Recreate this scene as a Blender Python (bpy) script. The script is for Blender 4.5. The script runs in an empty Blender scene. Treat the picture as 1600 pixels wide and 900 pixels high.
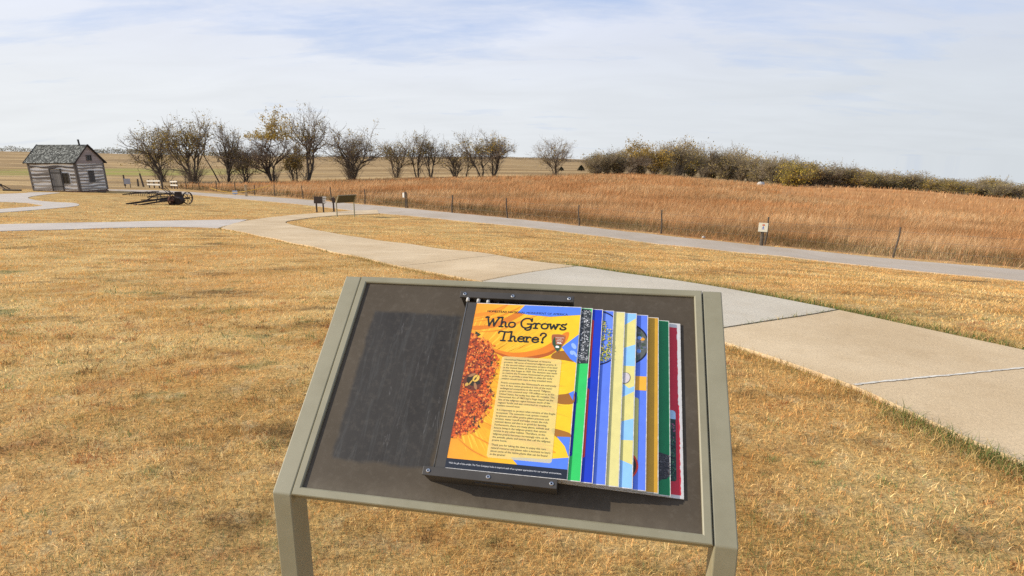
import bpy, math, random
import numpy as np
from mathutils import Vector, Matrix, geometry

rnd = random.Random(11)
rng = np.random.default_rng(7)
scene = bpy.context.scene
COL = scene.collection
R = math.radians

def lin(h):
    h = h.lstrip('#')
    o = []
    for i in (0, 2, 4):
        c = int(h[i:i+2], 16) / 255
        o.append(c / 12.92 if c <= .04045 else ((c + .055) / 1.055) ** 2.4)
    return tuple(o)

# ------------------------------------------------------------------ terrain
_R=np.array([0,5,8.4,12,17,23,30,38,48,60,80,100,120,150,200,300,500,900,3000.])
_A=np.array([-180,-90,-42,-28,-15,0,13,25,34,42,90,180.])
_T=np.array([
[0,0,0,0,-.1,-.2,-.3,-.4,-.6,-.8,-1,-1,-1,-1,-1,-1,-1,-1,-1],
[0,0,-.08,-.2,-.4,-.65,-.85,-1.0,-1.2,-1.35,-1.5,-1.6,-1.7,-1.7,-1.5,0,3,6,8],
[0,0,-.12,-.27,-.5,-.75,-.98,-1.2,-1.37,-1.45,-1.55,-1.65,-1.7,-1.75,-1.4,0,3,8,9],
[0,0,-.17,-.38,-.68,-.93,-1.25,-1.65,-1.93,-2.1,-2.25,-2.3,-2.3,-2.3,-2.2,-1.5,0,3,5],
[0,0,-.2,-.45,-.8,-1.2,-1.62,-1.9,-2.08,-2.15,-2.1,-2.05,-2.1,-2.2,-2.2,-2,-1.6,-1,-1],
[0,0,-.2,-.5,-.95,-1.45,-1.85,-2.0,-2.0,-2.0,-1.9,-1.8,-1.8,-2,-2.2,-2.3,-2.3,-2,-2],
[0,0,-.18,-.6,-1.2,-1.85,-2.1,-2.2,-2.3,-2.35,-2.2,-2.0,-1.9,-2.3,-3,-4.5,-7,-12,-36],
[0,0,-.15,-.6,-1.3,-1.95,-2.25,-2.45,-2.65,-2.9,-3.4,-3.75,-4.1,-5.0,-7,-10,-15,-28,-95],
[0,0,-.12,-.6,-1.35,-2.0,-2.3,-2.55,-2.85,-3.25,-4.35,-4.5,-4.45,-5.2,-8,-13,-24,-52,-190],
[0,0,-.1,-.6,-1.35,-1.85,-2.35,-2.8,-3.3,-3.75,-4.95,-5.3,-5.6,-6.5,-10,-16,-32,-66,-240],
[0,0,-.1,-.5,-1.2,-1.7,-2.3,-2.8,-3.3,-3.8,-4.6,-5.2,-6,-7,-10,-15,-26,-48,-160],
[0,0,0,0,-.1,-.2,-.3,-.4,-.6,-.8,-1,-1,-1,-1,-1,-1,-1,-1,-1]])
_LR=np.log1p(_R/4.0)
_NR,_NA=160,181
_lr=np.linspace(0,_LR[-1],_NR); _az=np.linspace(-180,180,_NA)
def _table():
    a=np.array([np.interp(_lr,_LR,row) for row in _T])
    t=np.array([np.interp(_az,_A,a[:,j]) for j in range(_NR)]).T
    kr=np.exp(-np.linspace(-2,2,9)**2); kr/=kr.sum()
    ka=np.exp(-np.linspace(-2,2,5)**2); ka/=ka.sum()
    p=np.pad(t,((0,0),(4,4)),'edge'); t=sum(kr[i]*p[:,i:i+_NR] for i in range(9))
    p=np.pad(t,((2,2),(0,0)),'edge'); t=sum(ka[i]*p[i:i+_NA] for i in range(5))
    return t
_TAB=_table()
def height(x,y):
    x=np.asarray(x,float);y=np.asarray(y,float)
    r=np.hypot(x,y); az=np.degrees(np.arctan2(x,y))
    fi=(az+180)/360*(_NA-1); fj=np.clip(np.log1p(r/4.0)/_LR[-1]*(_NR-1),0,_NR-1.001)
    i=np.clip(fi.astype(int),0,_NA-2); j=fj.astype(int); fi=fi-i; fj=fj-j
    z=(_TAB[i,j]*(1-fi)*(1-fj)+_TAB[i+1,j]*fi*(1-fj)+_TAB[i,j+1]*(1-fi)*fj+_TAB[i+1,j+1]*fi*fj)
    m=np.clip((r-3)/6,0,1)*np.clip((34-r)/14,0,1)
    z=z+m*.3*(.022*np.sin(1.9*x+.7*y+1)+.02*np.sin(-.8*x+2.1*y)+.018*np.sin(1.1*x-1.5*y+2)+.012*np.sin(2.9*x+.3*y))
    return z

def gz(x, y):
    return float(height(x, y))

# ------------------------------------------------------------------ objects
def tag(o, label=None, cat=None, group=None, kind=None):
    if label: o['label'] = label
    if cat: o['category'] = cat
    if group: o['group'] = group
    if kind: o['kind'] = kind
    return o

def empty(name, loc, rz=0.0, label=None, cat=None, group=None):
    o = bpy.data.objects.new(name, None)
    o.empty_display_size = .1
    COL.objects.link(o)
    o.location = loc
    o.rotation_euler = (0, 0, rz)
    return tag(o, label, cat, group)

def link(name, me, parent=None):
    o = bpy.data.objects.new(name, me)
    COL.objects.link(o)
    if parent: o.parent = parent
    return o

def copy_tree(o, parent=None):
    c = o.copy()
    COL.objects.link(c)
    if parent: c.parent = parent
    for ch in list(o.children):
        copy_tree(ch, c)
    return c

def big_mesh(name, V, loops, sizes, mats, tint=None, midx=None, smooth=False):
    """mesh from numpy arrays; tint is one colour per vertex"""
    me = bpy.data.meshes.new(name)
    V = np.asarray(V, np.float32); loops = np.asarray(loops, np.int32); sizes = np.asarray(sizes, np.int32)
    me.vertices.add(len(V)); me.vertices.foreach_set('co', V.ravel())
    me.loops.add(len(loops)); me.loops.foreach_set('vertex_index', loops)
    me.polygons.add(len(sizes))
    st = np.zeros(len(sizes), np.int32); st[1:] = np.cumsum(sizes)[:-1]
    me.polygons.foreach_set('loop_start', st)
    me.polygons.foreach_set('loop_total', sizes)
    if midx is not None: me.polygons.foreach_set('material_index', np.asarray(midx, np.int32))
    me.polygons.foreach_set('use_smooth', np.full(len(sizes), bool(smooth)))
    for m in mats: me.materials.append(m)
    me.update(calc_edges=True)
    if tint is not None:
        a = me.color_attributes.new('ink', 'FLOAT_COLOR', 'POINT')
        c = np.ones((len(V), 4), np.float32); c[:, :3] = tint
        a.data.foreach_set('color', c.ravel())
    return me

class MB:
    """collects faces (with a colour and a material slot each) into one mesh"""
    def __init__(s):
        s.v = []; s.f = []; s.c = []; s.m = []
    def face(s, pts, col=(1, 1, 1), m=0):
        n = len(s.v); s.v += [tuple(p) for p in pts]
        s.f.append(list(range(n, n + len(pts)))); s.c.append(col); s.m.append(m)
    def mesh(s, V, F, col=(1, 1, 1), m=0):
        n = len(s.v); s.v += [tuple(p) for p in V]
        for f in F:
            s.f.append([n + i for i in f]); s.c.append(col); s.m.append(m)
    def box(s, c, d, rot=None, col=(1, 1, 1), m=0, taper=1.0):
        hx, hy, hz = d[0] / 2, d[1] / 2, d[2] / 2
        V = []
        for z in (-hz, hz):
            t = taper if z > 0 else 1
            for x, y in ((-hx, -hy), (hx, -hy), (hx, hy), (-hx, hy)):
                p = Vector((x * t, y * t, z))
                if rot is not None: p = rot @ p
                V.append(p + Vector(c))
        s.mesh(V, [(3, 2, 1, 0), (4, 5, 6, 7), (0, 1, 5, 4), (1, 2, 6, 5), (2, 3, 7, 6), (3, 0, 4, 7)], col, m)
    def bar(s, a, b, w, h=None, col=(1, 1, 1), m=0, up=(0, 0, 1)):
        a = Vector(a); b = Vector(b); d = b - a; L = d.length; d.normalize()
        u = Vector(up)
        if abs(d.dot(u)) > .98: u = Vector((1, 0, 0))
        x = d.cross(u).normalized(); y = x.cross(d)
        M = Matrix((x, d, y)).transposed()
        s.box((a + b) / 2, (w, L, h or w), M, col, m)
    def tube(s, P, rad, n=6, col=(1, 1, 1), m=0, caps=True):
        P = [Vector(p) for p in P]
        if not hasattr(rad, '__len__'): rad = [rad] * len(P)
        base = len(s.v); ref = None
        for i, p in enumerate(P):
            d = (P[min(i + 1, len(P) - 1)] - P[max(i - 1, 0)]).normalized()
            if ref is None:
                ref = Vector((0, 0, 1)) if abs(d.z) < .9 else Vector((1, 0, 0))
            x = d.cross(ref).normalized(); y = d.cross(x); ref = -y if False else x.cross(d)
            for k in range(n):
                a = 2 * math.pi * k / n
                s.v.append(tuple(p + rad[i] * (math.cos(a) * x + math.sin(a) * y)))
        for i in range(len(P) - 1):
            for k in range(n):
                k2 = (k + 1) % n
                s.f.append([base + i * n + k, base + i * n + k2, base + (i + 1) * n + k2, base + (i + 1) * n + k])
                s.c.append(col); s.m.append(m)
        if caps:
            s.f.append([base + k for k in range(n)][::-1]); s.c.append(col); s.m.append(m)
            s.f.append([base + (len(P) - 1) * n + k for k in range(n)]); s.c.append(col); s.m.append(m)
    def disc(s, c, r, nrm, n=12, col=(1, 1, 1), m=0):
        nrm = Vector(nrm).normalized(); x = nrm.orthogonal().normalized(); y = nrm.cross(x)
        s.face([Vector(c) + r * (math.cos(2 * math.pi * k / n) * x + math.sin(2 * math.pi * k / n) * y) for k in range(n)], col, m)
    def build(s, name, mats, parent=None, smooth=False, bevel=0.0):
        if not isinstance(mats, (list, tuple)): mats = [mats]
        me = bpy.data.meshes.new(name)
        me.from_pydata(s.v, [], s.f)
        for m in mats: me.materials.append(m)
        me.polygons.foreach_set('material_index', np.array(s.m, np.int32))
        me.polygons.foreach_set('use_smooth', np.full(len(s.f), bool(smooth)))
        a = me.color_attributes.new('ink', 'FLOAT_COLOR', 'CORNER')
        sz = np.array([len(f) for f in s.f])
        c = np.ones((len(s.f), 4), np.float32); c[:, :3] = np.array([q[:3] for q in s.c], np.float32)
        a.data.foreach_set('color', np.repeat(c, sz, axis=0).ravel())
        o = link(name, me, parent)
        if bevel:
            b = o.modifiers.new('edge', 'BEVEL'); b.width = bevel; b.segments = 2; b.limit_method = 'ANGLE'
            b.angle_limit = R(35)
        return o

# ------------------------------------------------------------------ materials
class NT:
    def __init__(s, name, rough=.8, spec=.3, metal=0.0):
        s.m = bpy.data.materials.new(name); s.m.use_nodes = True
        s.t = s.m.node_tree; s.b = s.t.nodes['Principled BSDF']
        s.b.inputs['Roughness'].default_value = rough
        s.b.inputs['Specular IOR Level'].default_value = spec
        s.b.inputs['Metallic'].default_value = metal
        s._pos = None
    def n(s, t, **kw):
        q = s.t.nodes.new(t)
        for k, v in kw.items(): setattr(q, k, v)
        return q
    def l(s, a, b): s.t.links.new(a, b)
    @property
    def pos(s):
        if s._pos is None: s._pos = s.n('ShaderNodeNewGeometry').outputs['Position']
        return s._pos
    @property
    def obj(s):
        return s.n('ShaderNodeTexCoord').outputs['Object']
    def noise(s, scale, detail=4, rough=.55, vec=None, stretch=None, dist=0.0, rot=0.0):
        q = s.n('ShaderNodeTexNoise'); q.inputs['Scale'].default_value = scale
        q.inputs['Detail'].default_value = detail; q.inputs['Roughness'].default_value = rough
        q.inputs['Distortion'].default_value = dist
        v = vec if vec is not None else s.pos
        if stretch or rot:
            mp = s.n('ShaderNodeMapping'); mp.inputs['Scale'].default_value = stretch or (1, 1, 1)
            mp.inputs['Rotation'].default_value = (0, 0, rot)
            s.l(v, mp.inputs['Vector']); v = mp.outputs['Vector']
        s.l(v, q.inputs['Vector'])
        return q.outputs['Fac']
    def ramp(s, fac, stops, interp='LINEAR'):
        q = s.n('ShaderNodeValToRGB'); e = q.color_ramp.elements; q.color_ramp.interpolation = interp
        while len(e) < len(stops): e.new(.5)
        for i, (p, c) in enumerate(stops):
            e[i].position = p
            if not hasattr(c, '__len__'): c = (c, c, c)
            e[i].color = (*c[:3], 1)
        s.l(fac, q.inputs['Fac'])
        return q.outputs['Color']
    def mix(s, fac, a, b, mode='MIX'):
        q = s.n('ShaderNodeMix', data_type='RGBA', blend_type=mode)
        for key, v in (('Factor', fac), ('A', a), ('B', b)):
            sock = [i for i in q.inputs if i.name == key and (i.type == 'RGBA' if key != 'Factor' else i.type == 'VALUE')][0]
            if isinstance(v, bpy.types.NodeSocket): s.l(v, sock)
            elif key == 'Factor': sock.default_value = v
            else: sock.default_value = (*v[:3], 1) if hasattr(v, '__len__') else (v, v, v, 1)
        return [o for o in q.outputs if o.type == 'RGBA'][0]
    def math(s, op, a, b=None, clamp=False):
        q = s.n('ShaderNodeMath', operation=op, use_clamp=clamp)
        for i, v in enumerate((a, b)):
            if v is None: continue
            if isinstance(v, bpy.types.NodeSocket): s.l(v, q.inputs[i])
            else: q.inputs[i].default_value = v
        return q.outputs[0]
    def attr(s, name):
        return s.n('ShaderNodeAttribute', attribute_name=name)
    def sep(s, c):
        q = s.n('ShaderNodeSeparateXYZ'); s.l(c, q.inputs[0]); return q.outputs
    def color(s, c):
        i = s.b.inputs['Base Color']
        if isinstance(c, bpy.types.NodeSocket): s.l(c, i)
        else: i.default_value = (*c[:3], 1)
        return s
    def bump(s, h, strength=.3, dist=.01):
        q = s.n('ShaderNodeBump'); q.inputs['Strength'].default_value = strength; q.inputs['Distance'].default_value = dist
        s.l(h, q.inputs['Height']); s.l(q.outputs['Normal'], s.b.inputs['Normal'])
        return s

def thin(t, c, amount=.4):
    """thin plant matter lets part of the light through"""
    t.color(c)
    tl = t.n('ShaderNodeBsdfTranslucent'); mx = t.n('ShaderNodeMixShader'); mx.inputs[0].default_value = amount
    t.l(c, tl.inputs['Color']); t.l(t.b.outputs[0], mx.inputs[1]); t.l(tl.outputs[0], mx.inputs[2])
    t.l(mx.outputs[0], [q for q in t.t.nodes if q.type == 'OUTPUT_MATERIAL'][0].inputs['Surface'])
M = {}
def noisy(key, col, var=.35, scale=12, rough=.8, spec=.3, metal=0.0, bump=0.0, detail=5, stretch=None, use_obj=True):
    t = NT(key, rough, spec, metal)
    f = t.noise(scale, detail, .6, t.obj if use_obj else None, stretch)
    c2 = tuple(min(1, q * (1 + var)) for q in col); c1 = tuple(q * (1 - var) for q in col)
    t.color(t.ramp(f, [(.3, c1), (.7, c2)]))
    if bump: t.bump(f, bump)
    M[key] = t.m
    return t
def inked(key, rough=.6, spec=.3, var=.25, scale=30, stretch=None, bump=0.0, detail=5):
    """colour from the mesh's own 'ink' attribute, broken up by noise"""
    t = NT(key, rough, spec)
    a = t.attr('ink').outputs['Color']
    f = t.noise(scale, detail, .6, t.obj, stretch)
    t.color(t.mix(1.0, a, t.ramp(f, [(.25, 1 - var), (.75, 1 + var)]), 'MULTIPLY'))
    if bump: t.bump(f, bump)
    M[key] = t.m
    return t

# ---- ground: lawn, tall prairie and fields in one sheet, told apart by the 'zone' attribute
def lawn_color(t):
    n1 = t.noise(.30, 5, .6); n2 = t.noise(.9, 7, .66, stretch=(.8, 1.5, 1)); n3 = t.noise(5.5, 6, .65); n4 = t.noise(.75, 7, .72, stretch=(.7, 1.7, 1), rot=.25)
    c = t.mix(t.ramp(n2, [(.38, 0), (.60, 1)]), (.69, .40, .118), (.92, .63, .245))
    c = t.mix(t.math('MULTIPLY', t.ramp(n1, [(.44, 0), (.62, 1)]), .65), c, (.77, .41, .120))
    c = t.mix(t.math('MULTIPLY', t.ramp(n4, [(.545, 0), (.66, 1)]), .9), c, (.29, .168, .060))
    c = t.mix(t.math('MULTIPLY', t.ramp(n3, [(.52, 0), (.68, 1)]), .45), c, (.95, .74, .38))
    n6 = t.noise(1.5, 7, .72, stretch=(.8, 1.3, 1), rot=2.1)
    c = t.mix(t.math('MULTIPLY', t.ramp(n6, [(.57, 0), (.68, 1)]), .6), c, (.50, .215, .080))
    n5 = t.noise(1.25, 7, .7, stretch=(.8, 1.3, 1), rot=1.1)
    c = t.mix(t.math('MULTIPLY', t.ramp(n5, [(.585, 0), (.67, 1)]), .75), c, (.24, .25, .085))
    return c
def prairie_color(t):
    n1 = t.noise(.06, 6, .65, stretch=(.8, 1.8, 1)); n2 = t.noise(.22, 6, .68); n3 = t.noise(.13, 7, .72, stretch=(.55, 1.8, 1), rot=.2)
    c = t.mix(t.ramp(n2, [(.35, 0), (.65, 1)]), (.42, .222, .088), (.66, .415, .195))
    c = t.mix(t.math('MULTIPLY', t.ramp(n1, [(.43, 0), (.60, 1)]), .75), c, (.50, .225, .076))
    c = t.mix(t.math('MULTIPLY', t.ramp(n3, [(.53, 0), (.64, 1)]), .85), c, (.215, .130, .058))
    return c

t = NT('ground_cover', .95, .1)
zone = t.attr('zone').outputs['Color']; zs = t.sep(zone)
c = lawn_color(t)
hf = t.noise(42, 6, .7)
c = t.mix(1.0, c, t.ramp(hf, [(.25, .30), (.7, .92)]), 'MULTIPLY')  # soil darkened in colour to stand for shade between the blades
pr = prairie_color(t)
px = t.noise(7, 6, .75, stretch=(1, .35, 1))
pr = t.mix(1.0, pr, t.ramp(px, [(.3, .55), (.72, 1.25)]), 'MULTIPLY')
fn = t.noise(.022, 5, .6, stretch=(.6, 1.6, 1)); fs = t.noise(1.0, 3, .55, stretch=(.004, .10, 1), rot=-.10)
fc = t.mix(t.ramp(fn, [(.4, 0), (.62, 1)]), (.42, .265, .105), (.58, .40, .19))
fc = t.mix(t.math('MULTIPLY', t.ramp(fs, [(.47, 0), (.53, 1)]), .75), fc, (.25, .155, .068))
fs2 = t.noise(1.0, 3, .5, stretch=(.012, .30, 1), rot=-.14)
fc = t.mix(t.math('MULTIPLY', t.ramp(fs2, [(.52, 0), (.58, 1)]), .5), fc, (.22, .15, .075))
fc = t.mix(1.0, fc, t.ramp(t.noise(.7, 6, .7), [(.25, .65), (.75, 1.25)]), 'MULTIPLY')
sw = t.mix(t.ramp(t.noise(.05, 6, .65, stretch=(.6, 1.8, 1)), [(.35, 0), (.65, 1)]), (.47, .205, .065), (.62, .31, .11))
sw = t.mix(1.0, sw, t.ramp(t.noise(3, 6, .75, stretch=(1, .35, 1)), [(.3, .75), (.72, 1.15)]), 'MULTIPLY')
pr = t.mix(t.math('MULTIPLY', zs[2], zs[0]), pr, sw)
c = t.mix(zs[0], c, pr)
c = t.mix(zs[1], c, fc)
c = t.mix(t.math('MULTIPLY', t.math('MULTIPLY', zs[2], t.math('SUBTRACT', 1.0, zs[0])), t.ramp(t.noise(.05, 5, .6, stretch=(.6, 1.8, 1)), [(.35, .2), (.6, 1)])), c, (.30, .29, .06))
t.color(c); t.bump(t.math('ADD', t.noise(30, 6, .7), t.noise(5, 4, .6)), .7, .03)
M['ground'] = t.m

t = NT('lawn_blades', .75, .2)
c = lawn_color(t)
ink = t.attr('ink').outputs['Color']
c = t.mix(1.0, c, ink, 'MULTIPLY')
thin(t, c)
M['lawn_blades'] = t.m
t = NT('edge_blades', .75, .2); thin(t, t.attr('ink').outputs['Color']); M['edge_blades'] = t.m

t = NT('prairie_blades', .8, .15)
thin(t, t.mix(1.0, prairie_color(t), t.attr('ink').outputs['Color'], 'MULTIPLY')); M['prairie_blades'] = t.m

# ---- concrete and gravel
def concrete(key, a, b, spot):
    t = NT(key, .9, .2)
    n = t.noise(.7, 6, .6); f = t.noise(70, 5, .7); s = t.noise(2.2, 7, .7); g = t.noise(260, 2, .5)
    c = t.mix(t.ramp(n, [(.35, 0), (.68, 1)]), a, b)
    c = t.mix(t.math('MULTIPLY', t.ramp(s, [(.52, 0), (.72, 1)]), .4), c, spot)
    c = t.mix(1.0, c, t.ramp(f, [(.3, .80), (.7, 1.12)]), 'MULTIPLY')
    c = t.mix(1.0, c, t.ramp(g, [(.3, .78), (.66, 1.1)]), 'MULTIPLY')
    k = t.noise(.45, 8, .75, dist=.6)
    c = t.mix(t.math('MULTIPLY', t.ramp(k, [(.56, 0), (.70, 1)]), .35), c, tuple(q * .62 for q in spot))
    pit = t.noise(34, 3, .6)
    c = t.mix(t.math('MULTIPLY', t.ramp(pit, [(.70, 0), (.73, 1)]), .5), c, tuple(q * .4 for q in spot))
    t.color(c); t.bump(t.math('ADD', f, g), .45, .005); M[key] = t.m
concrete('concrete_tan', (.62, .45, .255), (.76, .58, .355), (.52, .36, .19))
concrete('concrete_grey', (.58, .50, .37), (.66, .58, .445), (.52, .43, .30))
concrete('lane_concrete', (.56, .48, .39), (.66, .575, .475), (.50, .40, .28))
t = NT('gravel', .95, .15)
n = t.noise(.35, 6, .65, stretch=(1.4, .8, 1)); f = t.noise(38, 5, .8); v = t.noise(1.6, 6, .7)
c = t.mix(t.ramp(n, [(.35, 0), (.66, 1)]), (.46, .37, .27), (.55, .46, .36))
c = t.mix(t.math('MULTIPLY', t.ramp(v, [(.56, 0), (.72, 1)]), .5), c, (.46, .35, .22))
c = t.mix(1.0, c, t.ramp(f, [(.3, .7), (.7, 1.2)]), 'MULTIPLY')
t.color(c); t.bump(f, .5, .01); M['gravel'] = t.m
t = NT('joint_sealant', .7, .3); t.color(t.ramp(t.noise(40, 4, .6), [(.35, (.48, .43, .35)), (.6, (.80, .73, .60))])); M['sealant'] = t.m
M['joint'] = noisy('joint_gap', (.10, .075, .05), .3, 20, .95, .1).m

# ---- sign metals and print
t = NT('olive_paint', .5, .4)
a = t.noise(9, 6, .65, t.obj); b = t.noise(260, 2, .5, t.obj); d = t.noise(2.6, 4, .6, t.obj, (1, 1, .5))
c = t.mix(t.ramp(a, [(.35, 0), (.68, 1)]), (.245, .222, .140), (.285, .262, .172))
c = t.mix(t.math('MULTIPLY', t.ramp(d, [(.5, 0), (.72, 1)]), .4), c, (.235, .205, .125))
stn = t.noise(7, 4, .55, t.obj, (1, 1, .8), .4)
c = t.mix(t.math('MULTIPLY', t.ramp(stn, [(.66, 0), (.74, 1)]), .45), c, (.17, .13, .085))
spk = t.noise(120, 3, .7, t.obj)
c = t.mix(t.math('MULTIPLY', t.ramp(spk, [(.68, 0), (.74, 1)]), .5), c, (.38, .35, .27))
scr = t.noise(14, 3, .6, t.obj, (1, 6, 1), 1.2)
c = t.mix(t.math('MULTIPLY', t.ramp(scr, [(.70, 0), (.74, 1)]), .25), c, (.16, .14, .10))
t.color(c); t.bump(b, .06, .001); t.l(t.ramp(a, [(.3, .42), (.7, .58)]), t.b.inputs['Roughness']); M['olive'] = t.m

t = NT('bracket_paint', .55, .35)
a = t.noise(14, 6, .65, t.obj); b = t.noise(300, 2, .5, t.obj)
t.color(t.ramp(a, [(.3, (.046, .041, .035)), (.7, (.066, .059, .051))])); t.bump(b, .08, .001); M['bracket'] = t.m
M['steel'] = noisy('screw_steel', (.55, .55, .54), .15, 60, .3, .5, 1.0).m
M['dark'] = noisy('dark_gap', (.012, .011, .010), .3, 10, .9, .1).m
M['rod_steel'] = noisy('rod_steel', (.16, .16, .16), .2, 60, .55, .4, .6).m
M['stand_back'] = noisy('stand_back_shade', (.075, .068, .045), .2, 9, .6, .3).m  # olive darkened so the colour carries the shade under the panel
M['rod'] = noisy('rod_white_plastic', (.55, .53, .49), .15, 40, .5, .4).m
M['edge_core'] = noisy('page_core', (.42, .36, .20), .35, 90, .7, .3).m
M['page_edge'] = noisy('page_white_edge', (.62, .60, .56), .3, 130, .6, .3).m
inked('print', .42, .45, .07, 40)
t = NT('veil_print', .42, .45)
t.color((.92, .79, .31))
tr = t.n('ShaderNodeBsdfTransparent'); mx = t.n('ShaderNodeMixShader'); mx.inputs[0].default_value = .56
t.l(tr.outputs[0], mx.inputs[1]); t.l(t.b.outputs[0], mx.inputs[2])
t.l(mx.outputs[0], [q for q in t.t.nodes if q.type == 'OUTPUT_MATERIAL'][0].inputs['Surface']); M['veil'] = t.m

t = NT('panel_plastic', .6, .13)         # dark panel: brown-grey with a worn, darker rectangle at its left
o = t.obj; s = t.sep(o)
def box_mask(x0, x1, y0, y1, soft):
    wob = t.math('MULTIPLY', t.math('SUBTRACT', t.noise(14, 6, .7, o), .5), .030)
    x = t.math('ADD', s[0], wob); y = t.math('ADD', s[1], wob)
    m = 1.0
    for a, b in ((t.math('SUBTRACT', x, x0), soft), (t.math('SUBTRACT', x1, x), soft), (t.math('SUBTRACT', y, y0), soft), (t.math('SUBTRACT', y1, y), soft)):
        q = t.math('DIVIDE', a, b, True); m = t.math('MULTIPLY', m, q)
    return m
mk = box_mask(-.411, -.148, .089, .511, .010)
base = t.ramp(t.noise(5, 6, .65, o), [(.3, (.068, .053, .036)), (.7, (.090, .072, .051))])
worn = t.ramp(t.noise(4, 5, .6, o, (3.0, .7, 1)), [(.3, (.036, .033, .030)), (.7, (.052, .048, .043))])
drip = t.noise(13, 4, .55, o, (6, .45, 1), .8)
worn = t.mix(t.math('MULTIPLY', t.ramp(drip, [(.52, 0), (.62, .6), (.68, 0)]), .30), worn, (.12, .125, .12))
scr = t.noise(30, 2, .4, o, (1.0, .12, 1), 2.2, .5)
worn = t.mix(t.math('MULTIPLY', t.ramp(scr, [(.675, 0), (.69, 1), (.705, 0)]), .22), worn, (.32, .31, .30))
c = t.mix(mk, base, worn)
dust = t.noise(60, 5, .75, o)
c = t.mix(t.math('MULTIPLY', t.ramp(dust, [(.5, 0), (.75, 1)]), .18), c, (.22, .19, .15))
# dust gathered along the lower lip
low = t.math('SUBTRACT', 1.0, t.math('DIVIDE', s[1], .075, True))
c = t.mix(t.math('MULTIPLY', t.math('MULTIPLY', low, low), t.ramp(t.noise(22, 5, .7, o), [(.3, .2), (.7, .9)])), c, (.21, .175, .125))
t.color(c); t.l(t.mix(mk, .6, .45), t.b.inputs['Roughness']); t.bump(t.noise(180, 3, .6, o), .05, .001); M['panel'] = t.m

# ---- timber, rust, bark
inked('old_timber', .9, .1, .45, 5, (1.2, 6, 14), .5)
inked('shingle_wood', .9, .1, .4, 9, (6, 2, 2), .4)
M['bark'] = noisy('bark', (.095, .076, .058), .4, 3.0, .95, .1, use_obj=False).m
M['twig'] = noisy('twig_bark', (.205, .162, .118), .35, .8, .95, .1, use_obj=False).m
M['post_wood'] = noisy('fence_post_wood', (.105, .085, .065), .5, 9, .9, .1, stretch=(6, 6, 1)).m
M['rust'] = noisy('rusted_iron', (.040, .027, .021), .6, 6, .8, .3, bump=.3).m
M['rust_red'] = noisy('red_rust', (.085, .035, .022), .5, 9, .85, .2, bump=.3).m
M['scrub_twig'] = noisy('scrub_twig_bark', (.27, .215, .145), .3, .8, .95, .1, use_obj=False).m
M['wire'] = noisy('fence_wire', (.20, .18, .15), .3, 4, .6, .4, .6).m
M['brown_sign'] = noisy('brown_stained_board', (.075, .055, .042), .3, 8, .7, .3, stretch=(1, 1, 6)).m
M['white_paint'] = noisy('weathered_white_paint', (.68, .64, .55), .15, 10, .7, .3).m
M['tan_wood'] = noisy('pale_post_wood', (.42, .31, .18), .25, 8, .8, .2).m
M['yellow'] = noisy('yellow_rope', (.60, .36, .04), .2, 20, .7, .2).m
M['blue_board'] = noisy('pale_blue_board', (.42, .50, .62), .15, 10, .6, .3).m
M['grey_board'] = noisy('pale_grey_board', (.42, .41, .42), .2, 6, .6, .3).m
M['stone'] = noisy('pale_stone', (.50, .46, .40), .3, 14, .9, .2, bump=.4).m
M['fieldstone'] = noisy('foundation_stone', (.16, .10, .075), .5, 6, .9, .2, bump=.4).m
M['window_dark'] = noisy('old_window_glass', (.018, .016, .014), .3, 3, .15, .5).m
M['pipe'] = noisy('stove_pipe', (.035, .033, .032), .3, 6, .5, .4, .5).m
t = NT('leaves', .8, .15); rv = t.n('ShaderNodeObjectInfo').outputs['Random']; lc = t.mix(1.0, t.attr('ink').outputs['Color'], t.ramp(rv, [(0, (1.05, 1.02, .92)), (.3, (1.42, 1.32, 1.0)), (.6, (1.2, 1.16, .95)), (1, (1.62, 1.45, 1.0))]), 'MULTIPLY'); thin(t, t.mix(1.0, lc, t.ramp(t.noise(3, 5, .6, t.obj), [(.25, .75), (.75, 1.3)]), 'MULTIPLY'), .35); M['leaves'] = t.m
inked('scrub_twigs', .95, .1, .25, 1.2)
inked('plain_ink', .75, .25, .12, 14)

# ================================================================== SETTING
def catmull(P, n=6, closed=False):
    P = [np.array(p, float) for p in P]; o = []; N = len(P)
    for i in range(N if closed else N - 1):
        if closed: a, b, c, d = P[i - 1], P[i], P[(i + 1) % N], P[(i + 2) % N]
        else: a, b, c, d = P[max(i - 1, 0)], P[i], P[i + 1], P[min(i + 2, N - 1)]
        for k in range(n):
            t = k / n
            o.append(.5 * ((2 * b) + (-a + c) * t + (2 * a - 5 * b + 4 * c - d) * t * t + (-a + 3 * b - 3 * c + d) * t ** 3))
    if not closed: o.append(P[-1])
    return o

def relax(P, it=2):
    P = [np.array(p, float) for p in P]
    for _ in range(it):
        P = [P[0]] + [.25 * P[i - 1] + .5 * P[i] + .25 * P[i + 1] for i in range(1, len(P) - 1)] + [P[-1]]
    return [tuple(p) for p in P]

def inside(x, y, poly):
    x = np.asarray(x); y = np.asarray(y)
    P = np.asarray(poly, float); Q = np.roll(P, -1, 0)
    if x.size > 2000:           # test only the points inside the polygon's own box
        k = (x >= P[:, 0].min()) & (x <= P[:, 0].max()) & (y >= P[:, 1].min()) & (y <= P[:, 1].max())
        o = np.zeros(x.shape, bool)
        if k.any():
            xs, ys = x[k], y[k]; o[k] = np.concatenate([inside(xs[i:i + 1900], ys[i:i + 1900], P) for i in range(0, len(xs), 1900)])
        return o
    r = np.zeros(x.shape, bool)
    for (x0, y0), (x1, y1) in zip(P, Q):
        if y0 == y1: continue
        r ^= ((y0 > y) != (y1 > y)) & (x < (x1 - x0) * (y - y0) / (y1 - y0) + x0)
    return r

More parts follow.
